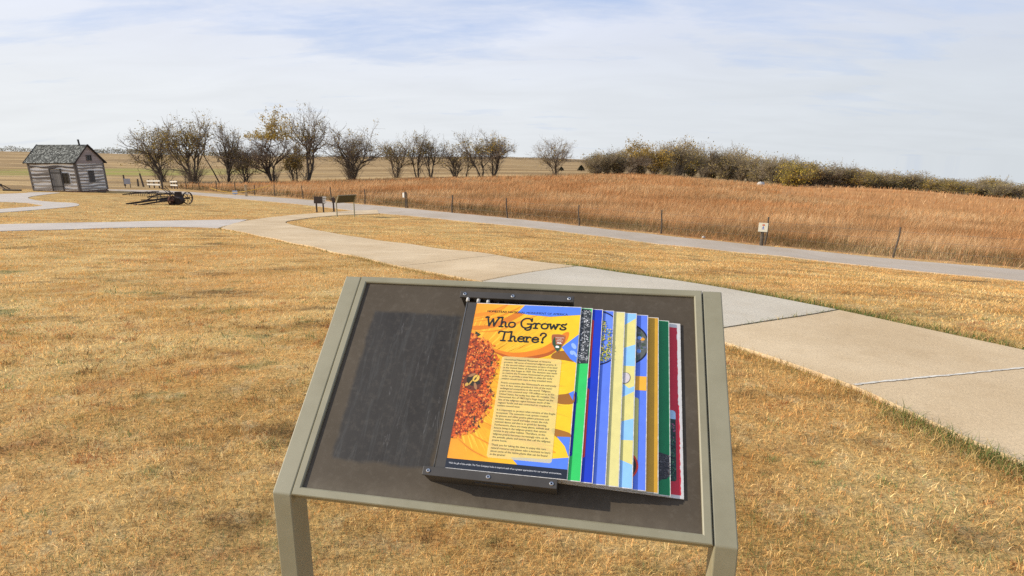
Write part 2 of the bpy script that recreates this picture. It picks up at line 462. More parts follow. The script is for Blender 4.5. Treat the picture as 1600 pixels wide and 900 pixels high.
def densify(P, step):
    o = []
    for i in range(len(P)):
        a = np.array(P[i], float); b = np.array(P[(i + 1) % len(P)], float)
        n = max(1, int(np.ceil(np.linalg.norm(b - a) / step)))
        o += [tuple(a + (b - a) * k / n) for k in range(n)]
    return o

OUTLINES = []
def sheet(name, outline, offset, mat, step, skirt=.06, jag=0.0):
    """a paved surface that lies on the terrain, with a short side wall down into the soil"""
    P = densify(outline, step)
    if jag: P = [(p[0] + rnd.uniform(-jag, jag), p[1] + rnd.uniform(-jag, jag)) for p in P]
    A = np.array(P); n = len(P)
    gx = np.arange(A[:, 0].min(), A[:, 0].max(), step); gy = np.arange(A[:, 1].min(), A[:, 1].max(), step)
    X, Y = np.meshgrid(gx, gy); X = X.ravel() + .13 * step * np.sin(Y.ravel() * 9); Y = Y.ravel()
    k = inside(X, Y, A); X, Y = X[k], Y[k]
    if len(X):
        dmin = np.min(np.hypot(X[:, None] - A[None, :, 0], Y[:, None] - A[None, :, 1]), axis=1)
        X, Y = X[dmin > .35 * step], Y[dmin > .35 * step]
    pts = [Vector(p) for p in P] + [Vector((a, b)) for a, b in zip(X, Y)]
    vo, _, fo, *_ = geometry.delaunay_2d_cdt(pts, [(i, (i + 1) % n) for i in range(n)], [], 1, 1e-5)
    V = [(v.x, v.y, gz(v.x, v.y) + offset) for v in vo]
    F = []
    for f in fo:
        a, b, c = (Vector(V[i]) for i in f[:3])
        F.append(f if (b - a).cross(c - a).z > 0 else f[::-1])
    mb = MB(); mb.mesh(V, F)
    for i in range(n):
        a, b = P[i], P[(i + 1) % n]; za, zb = gz(*a) + offset, gz(*b) + offset
        mb.face([(a[0], a[1], za), (b[0], b[1], zb), (b[0], b[1], zb - skirt), (a[0], a[1], za - skirt)])
    o = mb.build(name, mat)
    tag(o, kind='structure')
    OUTLINES.append(A)
    return o

def stretch(P, n=5, it=1): return [tuple(p) for p in catmull(relax(P, it), n)]

concrete_lower = [(-.42, 7.84), (-1.09, 8.63), (-2.39, 10.44), (-4.47, 13.13), (-7.2, 17.0), (-9.02, 18.83), (-10.34, 20.23)]
concrete_upper = [(-11.32, 23.16), (-12.41, 27.53), (-12.36, 30.65), (-11.82, 34.08), (-10.64, 37.34), (-8.97, 38.2)]
concrete_inner = [(-8.07, 34.68), (-9.27, 33.81), (-10.06, 32.55), (-10.46, 30.71), (-10.5, 27.63), (-10.28, 25.8), (-10.0, 25.0), (-8.94, 23.05), (-6.6, 19.7), (-3.3, 15.7), (-.4, 11.95), (1.16, 9.92)]
road_far = [(-47, 61), (-41.25, 62.3), (-38.6, 63.4), (-34.84, 61.8), (-29.14, 58.0), (-21.6, 52.6), (-16.94, 48.9), (-11.02, 43.5), (-7.53, 39.9), (-3.38, 35.6), (0, 32.4), (3.43, 29.4), (6.9, 26.4), (10.39, 23.3), (11.9, 22.0), (14.01, 19.9), (15.97, 17.6), (17.19, 15.9), (20.5, 11.5), (27, 3)]
road_near = [(-47, 58.4), (-41, 59.0), (-36.77, 59.0), (-32.56, 57.3), (-29.47, 54.9), (-26.09, 52.1), (-21.15, 48.0), (-16.64, 44.1), (-14.2, 41.6), (-10.9, 38.0), (-8.92, 35.7), (-7.6, 34.7), (-6.1, 33.4), (-2.9, 30.2), (0, 27.5), (3.5, 24.8), (6.2, 22.3), (8.6, 20.0), (9.7, 18.6), (11.1, 16.7), (13.0, 14.4), (14.4, 12.8), (17.5, 9), (23, 1)]
lane_upper = [(-34, 17.6), (-25.08, 20.1), (-22.2, 20.9), (-19.32, 21.7), (-16.82, 23.0), (-14.6, 24.6), (-12.3, 26.6)]
lane_lower = [(-34, 14.4), (-20.66, 17.0), (-18.44, 17.7), (-16.3, 18.6), (-15.0, 19.4), (-13.6, 20.3), (-12.4, 20.9), (-11.5, 20.7), (-10.5, 20.3)]
loop_outer = [(-52, 36.5), (-44.5, 42.5), (-43.3, 47), (-42.6, 50), (-43.11, 51.85), (-41.51, 52.89), (-40.45, 50.65), (-38.39, 46.11), (-36.57, 43.48), (-33.87, 41.05), (-31.69, 39.89), (-30.22, 39.57), (-28.45, 37.73), (-27.3, 35.43), (-26.6, 32.37), (-26.2, 30.0), (-26.4, 27.6), (-28, 25.4), (-36, 21.5), (-36.6, 24.2), (-30.2, 27.4), (-28.1, 29.4), (-28.4, 31.2), (-28.84, 33.58), (-29.0, 35.0), (-29.6, 36.2), (-30.61, 36.95), (-32.63, 38.3), (-35.5, 38.5), (-40.5, 36.0), (-50, 33.5)]

far_path = stretch(concrete_lower) + stretch(concrete_upper) + stretch(concrete_inner)
sheet('concrete_path', far_path, .035, M['concrete_tan'], .5)
g = .006
mid_path = [(-.42 + g, 7.84 - g), (-.36, 7.72), (.4, 6.8), (1.05, 6.0), (1.52, 5.22), (1.665, 4.935), (3.54, 5.985), (3.13, 6.72), (2.45, 7.85), (2.02, 8.65), (1.165, 9.9)]
sheet('concrete_path', mid_path, .036, M['concrete_grey'], .22)
near_path = [(1.675, 4.92)] + [tuple(p) for p in catmull([(1.84, 4.61), (2.12, 4.15), (2.35, 3.68), (2.45, 3.34), (2.55, 2.94), (2.65, 2.64), (2.8, 2.14), (3.1, .8), (3.3, -1.5)], 4)] + [(5.6, -1.5)] + [tuple(p) for p in catmull([(5.5, .8), (4.9, 3.3), (4.6, 3.95), (4.27, 4.55), (3.94, 5.14), (3.548, 5.97)], 4)]
sheet('concrete_path', near_path, .034, M['concrete_tan'], .2)
gravel_road = stretch(road_far) + stretch(road_near)[::-1]
sheet('gravel_road', gravel_road, .028, M['gravel'], .7, jag=.06)
lane = stretch(lane_upper) + stretch(lane_lower)[::-1]
sheet('side_path', lane, .024, M['lane_concrete'], .6)
sheet('loop_path', [tuple(p) for p in catmull(loop_outer, 4, True)], .026, M['lane_concrete'], .7)

# joints between the slabs: sealant bead and dark gaps, laid on the concrete
def joint(name, a, b, w, mat, wob, off):
    mb = MB(); a = np.array(a); b = np.array(b); d = (b - a) / np.linalg.norm(b - a); nn = np.array((-d[1], d[0]))
    n = int(np.linalg.norm(b - a) / .035); L = []; Rr = []
    for i in range(n + 1):
        p = a + (b - a) * i / n + nn * wob * math.sin(i * .23) * .4
        L.append(p + nn * (w / 2 + rnd.uniform(-wob, wob))); Rr.append(p - nn * (w / 2 + rnd.uniform(-wob, wob)))
    V = [(p[0], p[1], gz(*p) + off) for p in L + Rr]
    mb.mesh(V, [(i, n + 1 + i, n + 2 + i, i + 1) for i in range(n)])
    return tag(mb.build(name, mat), kind='structure')
joint('path_joint', (2.36, 3.68), (4.46, 4.22), .022, M['sealant'], .006, .039)
joint('path_joint', (1.67, 4.928), (3.545, 5.978), .012, M['joint'], .002, .040)
joint('path_joint', (-.43, 7.85), (1.165, 9.915), .014, M['joint'], .002, .042)
joint('path_joint', (-1.98, 9.85), (-.3, 11.8), .012, M['joint'], .002, .039)

# ---- the ground sheet itself
def axis(lo, hi, step, far, grow=1.06):
    a = list(np.arange(lo, hi + step / 2, step)); s = step; v = a[-1]; u = a[0]; up = []; dn = []
    while v < far: s *= grow; v += s; up.append(v)
    s = step
    while u > -far: s *= grow; u -= s; dn.append(u)
    return np.array(dn[::-1] + a + up)
gx = axis(-16, 18, .36, 4200); gy = axis(-2, 31, .36, 4200)
X, Y = np.meshgrid(gx, gy); Z = height(X, Y)
fence_front = [(26, 5), (17.6, 17.2), (14.4, 21.0), (10.5, 24.0), (7.16, 27.4), (3.5, 30.1), (-.26, 33.2), (-3.8, 36.4), (-7.44, 40.6), (-11.41, 44.7), (-15.19, 48.4), (-18.56, 51.2), (-22.37, 54.5), (-27, 58.5), (-32.2, 62.6), (-38, 66.6), (-44, 72)]
prairie_poly = fence_front + [(-42.6, 76), (-33.5, 81), (-24.3, 87), (-14, 92), (-4, 94.5), (8, 104), (18, 109), (26, 112), (36, 116), (46, 121), (54, 119), (62, 136), (80, 165), (140, 165), (190, 120), (160, 40), (60, -10)]
def near_mask(x, y, poly, soft):
    """1 inside the polygon, falling to 0 over `soft` metres outside"""
    P = np.array(densify(poly, 2.0)); m = inside(x, y, poly).astype(float)
    out = np.where((m.ravel() == 0) & (np.hypot(x, y).ravel() < 260))[0]
    xf, yf = x.ravel()[out], y.ravel()[out]; d = np.full(len(out), 1e9)
    for q in P: d = np.minimum(d, np.hypot(xf - q[0], yf - q[1]))
    mr = m.ravel(); mr[out] = np.clip(1 - d / soft, 0, 1)
    return mr.reshape(m.shape)
zp = near_mask(X, Y, prairie_poly, 1.2)
Rr = np.hypot(X, Y); AZ = np.degrees(np.arctan2(X, Y))
beyond = np.clip((Y - (62 + 1.05 * (X + 42))) / 6, 0, 1) * (X < -20) + np.clip((Rr - 92) / 10, 0, 1)
zf = np.clip(beyond, 0, 1) * (1 - zp)
zg = np.clip(1 - ((X + 92) / 34) ** 2 - ((Y - 142) / 40) ** 2, 0, 1) ** .5
zg = np.maximum(zg, np.clip((AZ - 23) / 4, 0, 1) * np.clip((Rr - 78) / 10, 0, 1) * (zp > .5))
zone = np.stack([zp, zf, zg, np.ones_like(zp)], -1).reshape(-1, 4).astype(np.float32)
V = np.stack([X, Y, Z], -1).reshape(-1, 3)
nx, ny = len(gx), len(gy)
i = (np.arange(ny - 1)[:, None] * nx + np.arange(nx - 1)[None, :]).ravel()
loops = np.stack([i, i + 1, i + nx + 1, i + nx], -1).ravel()
me = big_mesh('ground', V, loops, np.full(len(i), 4), [M['ground']], smooth=True)
a = me.color_attributes.new('zone', 'FLOAT_COLOR', 'POINT'); a.data.foreach_set('color', zone.ravel())
tag(link('ground', me), kind='structure')

# ================================================================== WAYSIDE SIGNS
W, D, H, AW = .95, .6156, .7935, .049
S45 = math.sqrt(.5)
def make_stand(loc, rz, label, group, cat='exhibit sign'):
    root = empty('wayside_sign', loc, rz, label, cat, group)
    dd = .066
    prof = [(0, -.12), (0, H), (D * S45, H + D * S45), (D * S45 + .042 * S45, H + D * S45 - .042 * S45), (dd, H - .414 * dd - .012), (dd, -.12)]
    for sx in (-1, 1):
        mb = MB(); x0 = sx * (W / 2 + .0015); x1 = sx * (W / 2 + AW)
        A = [(x0, y, z) for y, z in prof]; B = [(x1, y, z) for y, z in prof]; n = len(prof)
        F = [tuple(range(n)), tuple(range(2 * n - 1, n - 1, -1))] + [(k, n + k, n + (k + 1) % n, (k + 1) % n) for k in range(n)]
        if sx > 0: F = [f[::-1] for f in F]
        mb.mesh(A + B, [f[::-1] for f in F])
        mb.build('post', M['olive'], root, bevel=.003)
    def tilted(o):
        o.location = (0, 0, H); o.rotation_euler = (R(45), 0, 0); return o
    # mitred frame: section runs round the panel
    sec = [(0.0, -.030), (0.0, .0005), (.0022, .0030), (.0165, .0030), (.0192, .0010), (.0196, -.0075), (.0196, -.030)]
    mb = MB(); w2 = W / 2 - .0008
    def ring(ins, n): return [(-w2 + ins, ins + .0004, n), (w2 - ins, ins + .0004, n), (w2 - ins, D - ins, n), (-w2 + ins, D - ins, n)]
    for k in range(len(sec)):
        a = ring(*sec[k]); b = ring(*sec[(k + 1) % len(sec)])
        for j in range(4):
            j2 = (j + 1) % 4
            mb.face([a[j], a[j2], b[j2], b[j]])
    # lip under the front bar
    tilted(mb.build('panel_frame', M['olive'], root))
    mb = MB(); mb.box((0, D / 2, -.0075), (W - .030, D - .030, .006))
    tilted(mb.build('display_panel', M['panel'], root))
    mb = MB(); mb.box((0, D / 2, -.024), (W - .041, D - .041, .012))
    tilted(mb.build('back_plate', M['stand_back'], root))
    return root, tilted

sign, tilted = make_stand((-.0541, 1.1077, 0), -.191, 'olive metal display stand in the foreground holding a fan of bright flip pages', None)
sign.name = 'wayside_sign'
PN = -.0045                                     # level of the dark panel's face

def rrect(x0, x1, y0, y1, r, n=5):
    o = []
    for cx, cy, a0 in ((x1 - r, y0 + r, -90), (x1 - r, y1 - r, 0), (x0 + r, y1 - r, 90), (x0 + r, y0 + r, 180)):
        for k in range(n + 1):
            a = R(a0 + 90 * k / n); o.append((cx + r * math.cos(a), cy + r * math.sin(a)))
    return o

# brackets that carry the hinge rods
BH = .060
def bracket(b0, b1, inner):
    mb = MB()
    mb.box((0.0005, (b0 + b1) / 2, (BH - .006 + PN) / 2 + .0), (.297, b1 - b0, BH - .006 - PN))
    mb.box((0.0005, (b0 + b1) / 2, BH - .003), (.301, b1 - b0 + .003, .006))
    o = tilted(mb.build('bracket', M['bracket'], sign, bevel=.0012))
    for a in (-.137, -.008 if inner > 0 else 0.0, .139):
        s = MB(); c = (a, (b0 + b1) / 2, BH + .0004)
        nseg = 14
        ringp = lambda r, z: [(c[0] + r * math.cos(2 * math.pi * k / nseg), c[1] + r * math.sin(2 * math.pi * k / nseg), z) for k in range(nseg)]
        rs = [(.0048, BH), (.0046, BH + .0012), (.0034, BH + .0022), (.0019, BH + .0023)]
        for (r0, z0), (r1, z1) in zip(rs, rs[1:]):
            A, B = ringp(r0, z0), ringp(r1, z1)
            for k in range(nseg): s.face([A[k], A[(k + 1) % nseg], B[(k + 1) % nseg], B[k]])
        s.face(ringp(.0019, BH + .0012), m=1)
        A, B = ringp(.0019, BH + .0023), ringp(.0019, BH + .0012)
        for k in range(nseg): s.face([A[k], A[(k + 1) % nseg], B[(k + 1) % nseg], B[k]])
        q = s.build('screw', [M['steel'], M['dark']], o)
    return o
lowb = bracket(.0665, .0835, 0)
upb = bracket(.529, .5445, 1)
mb = MB(); mb.box((.01, .0655, .031), (.085, .0025, .018)); q = mb.build('maker_plate', M['bracket'], lowb)
for a in (-.028, .048):
    mb = MB(); mb.disc((a, .0640, .031), .0026, (0, -1, 0), 10); mb.build('rivet', M['steel'], lowb)
# slots seen in the upper bracket's inner face
mb = MB()
for k in range(10): mb.box((-.122 + .0274 * k, .5283, .047 - .003 * k), (.013, .002, .014))
mb.build('hinge_slot', M['dark'], upb)

# ---- the ten flip pages; page-local x runs from the free edge (0) back to the hinge (-.296), y from foot (0) to head (.4285)
NR = [.0605, .057, .0535, .0495, .046, .0425, .036, .026, .0125, .0002]
UR = [.172, .200, .2255, .253, .2805, .309, .337, .3635, .390, .4185]
PL, PW, PT = .4285, .296, .0018
class Sheet2D(MB):
    """prints laid as very thin layers over a page"""
    lay = 0
    def poly(s, pts, col, m=0, smooth=0, step=1):
        if smooth: pts = catmull(pts, smooth, True)
        s.lay += step
        z = PT + .00012 + s.lay * .00001
        s.face([(p[0], p[1], z) for p in pts], col, m)
    def flat(s, V, F, col, m=0, sub=0):
        z = PT + .00012 + (s.lay + sub) * .00001
        s.mesh([(x, y, z) for x, y in V], F, col, m)
    def ell(s, c, rx, ry, col, rot=0, n=20, m=0):
        cr, sr = math.cos(rot), math.sin(rot)
        s.poly([(c[0] + rx * math.cos(2 * math.pi * k / n) * cr - ry * math.sin(2 * math.pi * k / n) * sr,
                 c[1] + rx * math.cos(2 * math.pi * k / n) * sr + ry * math.sin(2 * math.pi * k / n) * cr) for k in range(n)], col, m)
    def stroke(s, P, w, col, sm=5, m=0, sub=0):
        P = [np.array(p, float) for p in (catmull(P, sm) if sm and len(P) > 2 else P)]
        L = []; Rt = []
        for i, p in enumerate(P):
            d = P[min(i + 1, len(P) - 1)] - P[max(i - 1, 0)]; d = d / (np.linalg.norm(d) + 1e-9); nn = np.array((-d[1], d[0]))
            L.append(p + nn * w / 2); Rt.append(p - nn * w / 2)
        n = len(P); V = L + Rt; F = [(i, n + i, n + i + 1, i + 1) for i in range(n - 1)]
        for q, d in ((P[0], P[0] - P[1]), (P[-1], P[-1] - P[-2])):      # round ends
            d = d / (np.linalg.norm(d) + 1e-9); a0 = math.atan2(d[1], d[0]); b = len(V)
            V = V + [q + w / 2 * np.array((math.cos(a0 + R(a)), math.sin(a0 + R(a)))) for a in range(-90, 91, 30)]
            F = F + [tuple(range(b, b + 7))]
        for q_, f_ in enumerate((F[:-2], F[-2:-1], F[-1:])): s.flat(V, f_, col, m, sub * 3 + q_)

_tx = {}
def text_mesh(s):
    if s not in _tx:
        cu = bpy.data.curves.new('lettering', 'FONT'); cu.body = s; cu.size = 1.0; cu.resolution_u = 2
        o = bpy.data.objects.new('lettering', cu); COL.objects.link(o)
        dg = bpy.context.evaluated_depsgraph_get(); ev = o.evaluated_get(dg); me = ev.to_mesh()
        V = [(v.co.x, v.co.y) for v in me.vertices]; F = [tuple(p.vertices) for p in me.polygons]
        ev.to_mesh_clear(); bpy.data.objects.remove(o); bpy.data.curves.remove(cu)
        _tx[s] = (V, F)
    return _tx[s]
def put_text(sh, s, x, y, size, col, width=None, m=0, rot=0.0, center=False, bold=0.0):
    V, F = text_mesh(s)
    if not V: return
    w = max(v[0] for v in V) - min(v[0] for v in V); k = size; kx = (width / w) if width else size
    x0 = x - (kx * w / 2 if center else 0)
    c, q = math.cos(rot), math.sin(rot)
    for bi, dx in enumerate((0,) if not bold else (-bold, bold)):
        sh.flat([(x0 + dx + v[0] * kx * c - v[1] * k * q, y + v[0] * kx * q + v[1] * k * c) for v in V], F, col, m, bi)

LET = {
 'W': (1.18, [[(-.06, .90), (.04, 1.0), (.18, .96)], [(.10, .985), (.30, .02)], [(.30, .02), (.40, .35), (.56, .80)], [(.56, .80), (.70, .02)], [(.70, .02), (.86, .55), (1.06, .98)], [(.92, .985), (1.20, .985)]]),
 'h': (.70, [[(-.02, 1.0), (.15, 1.02)], [(.13, 1.02), (.10, 0)], [(-.04, 0), (.25, 0)], [(.11, .30), (.22, .50), (.37, .52), (.45, .38), (.45, .12), (.52, .0), (.62, .02)]]),
 'o': (.62, [[(.28, .53), (.10, .46), (.02, .26), (.10, .05), (.28, -.01), (.46, .06), (.54, .27), (.46, .47), (.28, .53)]]),
 ' ': (.36, []),
 'G': (1.10, [[(.86, .76), (.74, .95), (.50, 1.02), (.24, .93), (.06, .68), (.04, .38), (.16, .10), (.42, -.02), (.68, .06), (.84, .22)], [(.88, 1.0), (.87, .72)], [(.54, .42), (1.02, .42)], [(.86, .42), (.85, .0), (.76, -.18), (.56, -.24), (.42, -.17), (.40, -.08)]]),
 'r': (.56, [[(-.03, .52), (.14, .52)], [(.13, .52), (.11, 0)], [(-.03, 0), (.27, 0)], [(.12, .28), (.20, .44), (.33, .53), (.46, .47)]]),
 'w': (.86, [[(-.06, .50), (.12, .52)], [(.07, .51), (.20, .01)], [(.20, .01), (.28, .2), (.38, .46)], [(.38, .46), (.52, .01)], [(.52, .01), (.62, .3), (.72, .51)], [(.62, .52), (.84, .52)]]),
 's': (.62, [[(.50, .62), (.40, .50), (.24, .53), (.12, .43), (.20, .31), (.40, .23), (.47, .11), (.36, .0), (.16, -.02), (.04, .06), (.06, .14)]]),
 'T': (.80, [[(-.14, .80), (-.10, .96), (.04, 1.01), (.36, .97), (.70, .96), (.92, 1.04)], [(.36, .97), (.30, 0)], [(.12, 0), (.48, 0)]]),
 'e': (.62, [[(.05, .28), (.50, .30), (.46, .46), (.30, .54), (.12, .46), (.03, .26), (.10, .06), (.28, -.01), (.46, .05), (.54, .13)]]),
 '?': (.60, [[(.05, .76), (.10, .94), (.28, 1.03), (.46, .94), (.48, .76), (.36, .60), (.27, .47), (.25, .27)], [(.235, .045), (.245, .035)]]),
}
def put_title(sh, s, x, y, size, w, col, total):
    adv = sum(LET[c][0] for c in s) - .1
    kx = total / adv; cx = x
    for c in s:
        for si, st in enumerate(LET[c][1]):
            wd = w * (1.6 if c == '?' and len(st) == 2 else 1)
            sh.stroke([(cx + px_ * kx, y + py_ * size) for px_, py_ in st], wd, col, 5, 0, si)
        cx += LET[c][0] * kx

PM = [M['print'], M['page_edge'], M['edge_core'], M['veil'], M['bracket']]
def page(k, ground, label):
    sh = Sheet2D()
    x0 = -PW
    # substrate: white face rim, coloured core at the edges
    V = [(x0, 0, 0), (0, 0, 0), (0, PL, 0), (x0, PL, 0), (x0, 0, PT), (0, 0, PT), (0, PL, PT), (x0, PL, PT)]
    sh.mesh(V, [(3, 2, 1, 0)], (1, 1, 1), 2)
    sh.mesh(V, [(4, 5, 6, 7)], (1, 1, 1), 1)
    sh.mesh(V, [(0, 1, 5, 4), (1, 2, 6, 5), (2, 3, 7, 6), (3, 0, 4, 7)], (1, 1, 1), 2)
    if ground is not None:
        e = .0016
        pts = []
        n = 60
        for i in range(n): pts.append((-e + rnd.uniform(-.0003, .0002), e + (PL - 2 * e) * i / n))
        for i in range(20): pts.append((-e - (PW - 2 * e) * i / 20, PL - e + rnd.uniform(-.0002, .0002)))
        pts += [(x0 + e, PL - e), (x0 + e, e)]
        for i in range(1, 20): pts.append((x0 + e + (PW - 2 * e) * i / 20, e + rnd.uniform(-.0002, .0003)))
        sh.poly(pts, ground)
    return sh
def finish_page(sh, k):
    nl = .054 - .003 * k; nr = NR[k] - PT
    o = sh.build('page', PM, sign)
    beta = math.asin((nr - nl) / PW)
    loc = Matrix.Translation((0, 0, H)) @ Matrix.Rotation(R(45), 4, 'X') @ Matrix.Translation((UR[k], .0855, nr)) @ Matrix.Rotation(-beta, 4, 'Y')
    o.matrix_local = loc
    return o

YEL, ORG, DEEP = (.86, .50, .012), (.88, .30, .018), (.60, .15, .012)
BLU = (.085, .21, .80)
# ---------------- page 0: the cover
sh = page(0, None, None)
x0 = -.2735
def lerp(a, b, t): return tuple(a[i] + (b[i] - a[i]) * t for i in range(3))
# sunflower-like petals: radial wedges round the flower's heart, orange near it and yellow outward
nb = 46
for i in range(nb):
    xa, xb = x0 + (-.0016 - x0) * i / nb, x0 + (-.0016 - x0) * (i + 1) / nb
    sh.poly([(xa, .0016), (xb, .0016), (xb, PL - .0016), (xa, PL - .0016)], lerp((.88, .33, .02), (.86, .55, .016), min(1, (i / nb) * 1.25)), step=0)
sh.lay += 1
fc0 = (-.30, .205)
for i in range(420):
    a = rnd.uniform(-75, 78); r0 = rnd.uniform(.05, .24); r1 = r0 + rnd.uniform(.03, .11)
    ca, sa = math.cos(R(a)), math.sin(R(a)); w = rnd.uniform(.0006, .0026)
    P = [(fc0[0] + r0 * ca, fc0[1] + r0 * sa * 1.15), (fc0[0] + (r0 + r1) / 2 * ca - w * sa, fc0[1] + (r0 + r1) / 2 * sa * 1.15 + w * ca), (fc0[0] + r1 * ca, fc0[1] + r1 * sa * 1.15), (fc0[0] + (r0 + r1) / 2 * ca + w * sa, fc0[1] + (r0 + r1) / 2 * sa * 1.15 - w * ca)]
    if all(x0 < p[0] < -.002 and .023 < p[1] < PL - .002 for p in P):
        t_ = (r0 + r1) / 2 / .30
        sh.poly(P, lerp(lerp((.86, .27, .015), (.88, .58, .03), min(1, t_ * 1.1)), rnd.choice([(.80, .32, .01), (.92, .62, .06)]), .5), step=0)
    if i % 60 == 59: sh.lay += 1
sh.lay += 1
# folds and shade between the petals
for pts, col in [
    ([(-.2709, .3596), (-.226, .3663), (-.180, .395), (-.1354, .4232), (-.125, .4238), (-.150, .396), (-.2043, .3622), (-.2653, .3482)], (.66, .19, .012)),
    ([(-.272, .395), (-.235, .405), (-.20, .424), (-.19, .424), (-.225, .398), (-.272, .386)], (.80, .25, .015)),
    ([(-.2605, .3201), (-.2159, .302), (-.1598, .2912), (-.1008, .3026), (-.0634, .3273), (-.0389, .3513), (-.0256, .3540), (-.030, .330), (-.052, .306), (-.0794, .2890), (-.144, .2741), (-.2068, .2878)], (.74, .21, .012)),
    ([(-.236, .300), (-.19, .288), (-.144, .2790), (-.0794, .2940), (-.050, .312), (-.056, .300), (-.0794, .2850), (-.144, .2700), (-.20, .2830)], (.45, .10, .010)),
    ([(-.205, .2878), (-.150, .2700), (-.085, .2790), (-.050, .296), (-.040, .286), (-.075, .268), (-.150, .258), (-.20, .276)], (.86, .42, .015)),
    ([(-.056, .2978), (-.03, .3040), (-.0076, .2911), (-.0045, .2770), (-.030, .2790), (-.062, .2830)], (.30, .115, .014)),
    ([(-.0404, .1885), (-.02, .194), (-.002, .1985), (-.0018, .1721), (-.0387, .1702)], (.33, .125, .014)),
    ([(-.065, .1885), (-.0404, .1885), (-.0387, .1702), (-.070, .176)], (.60, .24, .014)),
    ([(-.0450, .1090), (-.02, .107), (-.0018, .1011), (-.0041, .0910), (-.0312, .0903)], (.36, .14, .014)),
    ([(-.20, .165), (-.12, .17), (-.05, .155), (-.05, .149), (-.12, .161), (-.20, .155)], (.80, .32, .014)),
    ([(-.20, .110), (-.12, .085), (-.04, .062), (-.04, .056), (-.12, .077), (-.20, .100)], (.78, .34, .016)),
    ]: sh.poly(pts, col, smooth=4)
# fine veins and soft bands along the petals
for vein in ([(-.272, .372), (-.22, .385), (-.17, .412), (-.155, .424)], [(-.272, .379), (-.235, .392), (-.205, .412), (-.192, .424)], [(-.262, .343), (-.20, .352), (-.14, .385), (-.11, .398)], [(-.205, .262), (-.15, .235), (-.09, .205), (-.045, .190)], [(-.20, .22), (-.15, .190), (-.09, .165), (-.04, .155)], [(-.20, .165), (-.14, .135), (-.08, .112), (-.04, .103)], [(-.21, .115), (-.15, .092), (-.08, .075), (-.035, .070)], [(-.235, .085), (-.18, .062), (-.12, .048), (-.10, .040)], [(-.26, .07), (-.22, .045), (-.18, .030)]):
    for w_, c_ in ((.0060, (.84, .36, .016)), (.0034, (.76, .27, .014)), (.0014, (.60, .18, .014))):
        sh.lay += 1
        P = [np.array(p, float) for p in catmull(vein, 6)]; n_ = len(P); L_ = []; R_ = []
        for i, p in enumerate(P):
            d = P[min(i + 1, n_ - 1)] - P[max(i - 1, 0)]; d /= np.linalg.norm(d); q = np.array((-d[1], d[0])) * w_ / 2 * math.sin(math.pi * (i + .3) / (n_ - .4)); L_.append(p + q); R_.append(p - q)
        sh.flat(L_ + R_, [(i, n_ + i, n_ + i + 1, i + 1) for i in range(n_ - 1)], c_)
sh.lay += 1
for pts in [
    [(-.1448, .4265), (-.0018, .4265), (-.0018, .4055), (-.04, .4010), (-.077, .3965), (-.1325, .3995), (-.1611, .4041)],
    [(-.0400, .3130), (-.0018, .3498), (-.0018, .2734), (-.0167, .2833)],
    [(-.0130, .1962), (-.0018, .2030), (-.0018, .1790)],
    [(-.0313, .0921), (-.0018, .0935), (-.0018, .0500), (-.0117, .0720)],
    [(-.1281, .0368), (-.0951, .0388), (-.05, .0400), (-.0018, .0479), (-.0018, .0216), (-.1108, .0216)]]:
    sh.poly(pts, BLU)
for c, rx, ry in [((-.011, .318), .005, .009), ((-.014, .300), .005, .006), ((-.006, .297), .003, .010)]:
    sh.ell(c, rx, ry, (.30, .45, .86), .6)
sh.lay += 2; text_level = sh.lay
# the flower's heart: hundreds of small florets
disc = [(-.2733, .3406), (-.2453, .3211), (-.2159, .302), (-.2045, .2733), (-.1954, .2488), (-.21, .2019), (-.1949, .1691), (-.2078, .1282), (-.2277, .0941), (-.2506, .0793), (-.2733, .0680)]
sh.poly([tuple(p) for p in catmull(disc, 4)], (.30, .050, .010))
for pts in [[(-.2113, .2729), (-.1957, .2595), (-.2068, .2443)], [(-.2269, .1265), (-.2076, .096), (-.2294, .1036)], [(-.208, .185), (-.186, .180), (-.206, .171)], [(-.262, .345), (-.247, .336), (-.262, .325)]]:
    sh.poly(pts, (.03, .045, .018))
dpoly = [tuple(p) for p in catmull(disc, 4)]; cnt = 0
while cnt < 950:
    c = (rnd.uniform(x0 + .002, -.195), rnd.uniform(.074, .338))
    if not bool(inside(np.array([c[0]]), np.array([c[1]]), dpoly)[0]): continue
    cnt += 1; r = rnd.uniform(.0022, .0046); a0 = rnd.uniform(0, 6); n5 = rnd.choice((4, 5))
    col = rnd.choice([(.78, .14, .016), (.86, .22, .03), (.60, .085, .014), (.36, .05, .014), (.88, .30, .06), (.10, .025, .012), (.70, .11, .014)])
    P = []
    for k in range(n5 * 2):
        q = r if k % 2 == 0 else r * .42
        P.append((max(x0, c[0] + q * math.cos(a0 + k * math.pi / n5)), c[1] + q * math.sin(a0 + k * math.pi / n5)))
    sh.lay = text_level + 6 + cnt % 30; sh.poly(P, col, step=0)
    if cnt % 3 == 0: sh.ell(c, r * .22, r * .22, (.16, .03, .012), n=6)
for q in densify(dpoly, .0042):             # florets that stray over the rim
    if q[0] < x0 + .006: continue
    for _ in range(2):
        c = (q[0] + rnd.uniform(-.004, .008), q[1] + rnd.uniform(-.006, .006)); r = rnd.uniform(.0026, .0054); a0 = rnd.uniform(0, 6); cnt += 1
        if c[0] + r > -.186 and c[1] < .28: continue
        P = [(c[0] + (r if k % 2 == 0 else r * .40) * math.cos(a0 + k * math.pi / 5), c[1] + (r if k % 2 == 0 else r * .40) * math.sin(a0 + k * math.pi / 5)) for k in range(10)]
        sh.lay = text_level + 6 + cnt % 30; sh.poly(P, rnd.choice([(.72, .12, .014), (.84, .24, .03), (.42, .06, .014), (.09, .03, .014), (.80, .30, .05)]), step=0)
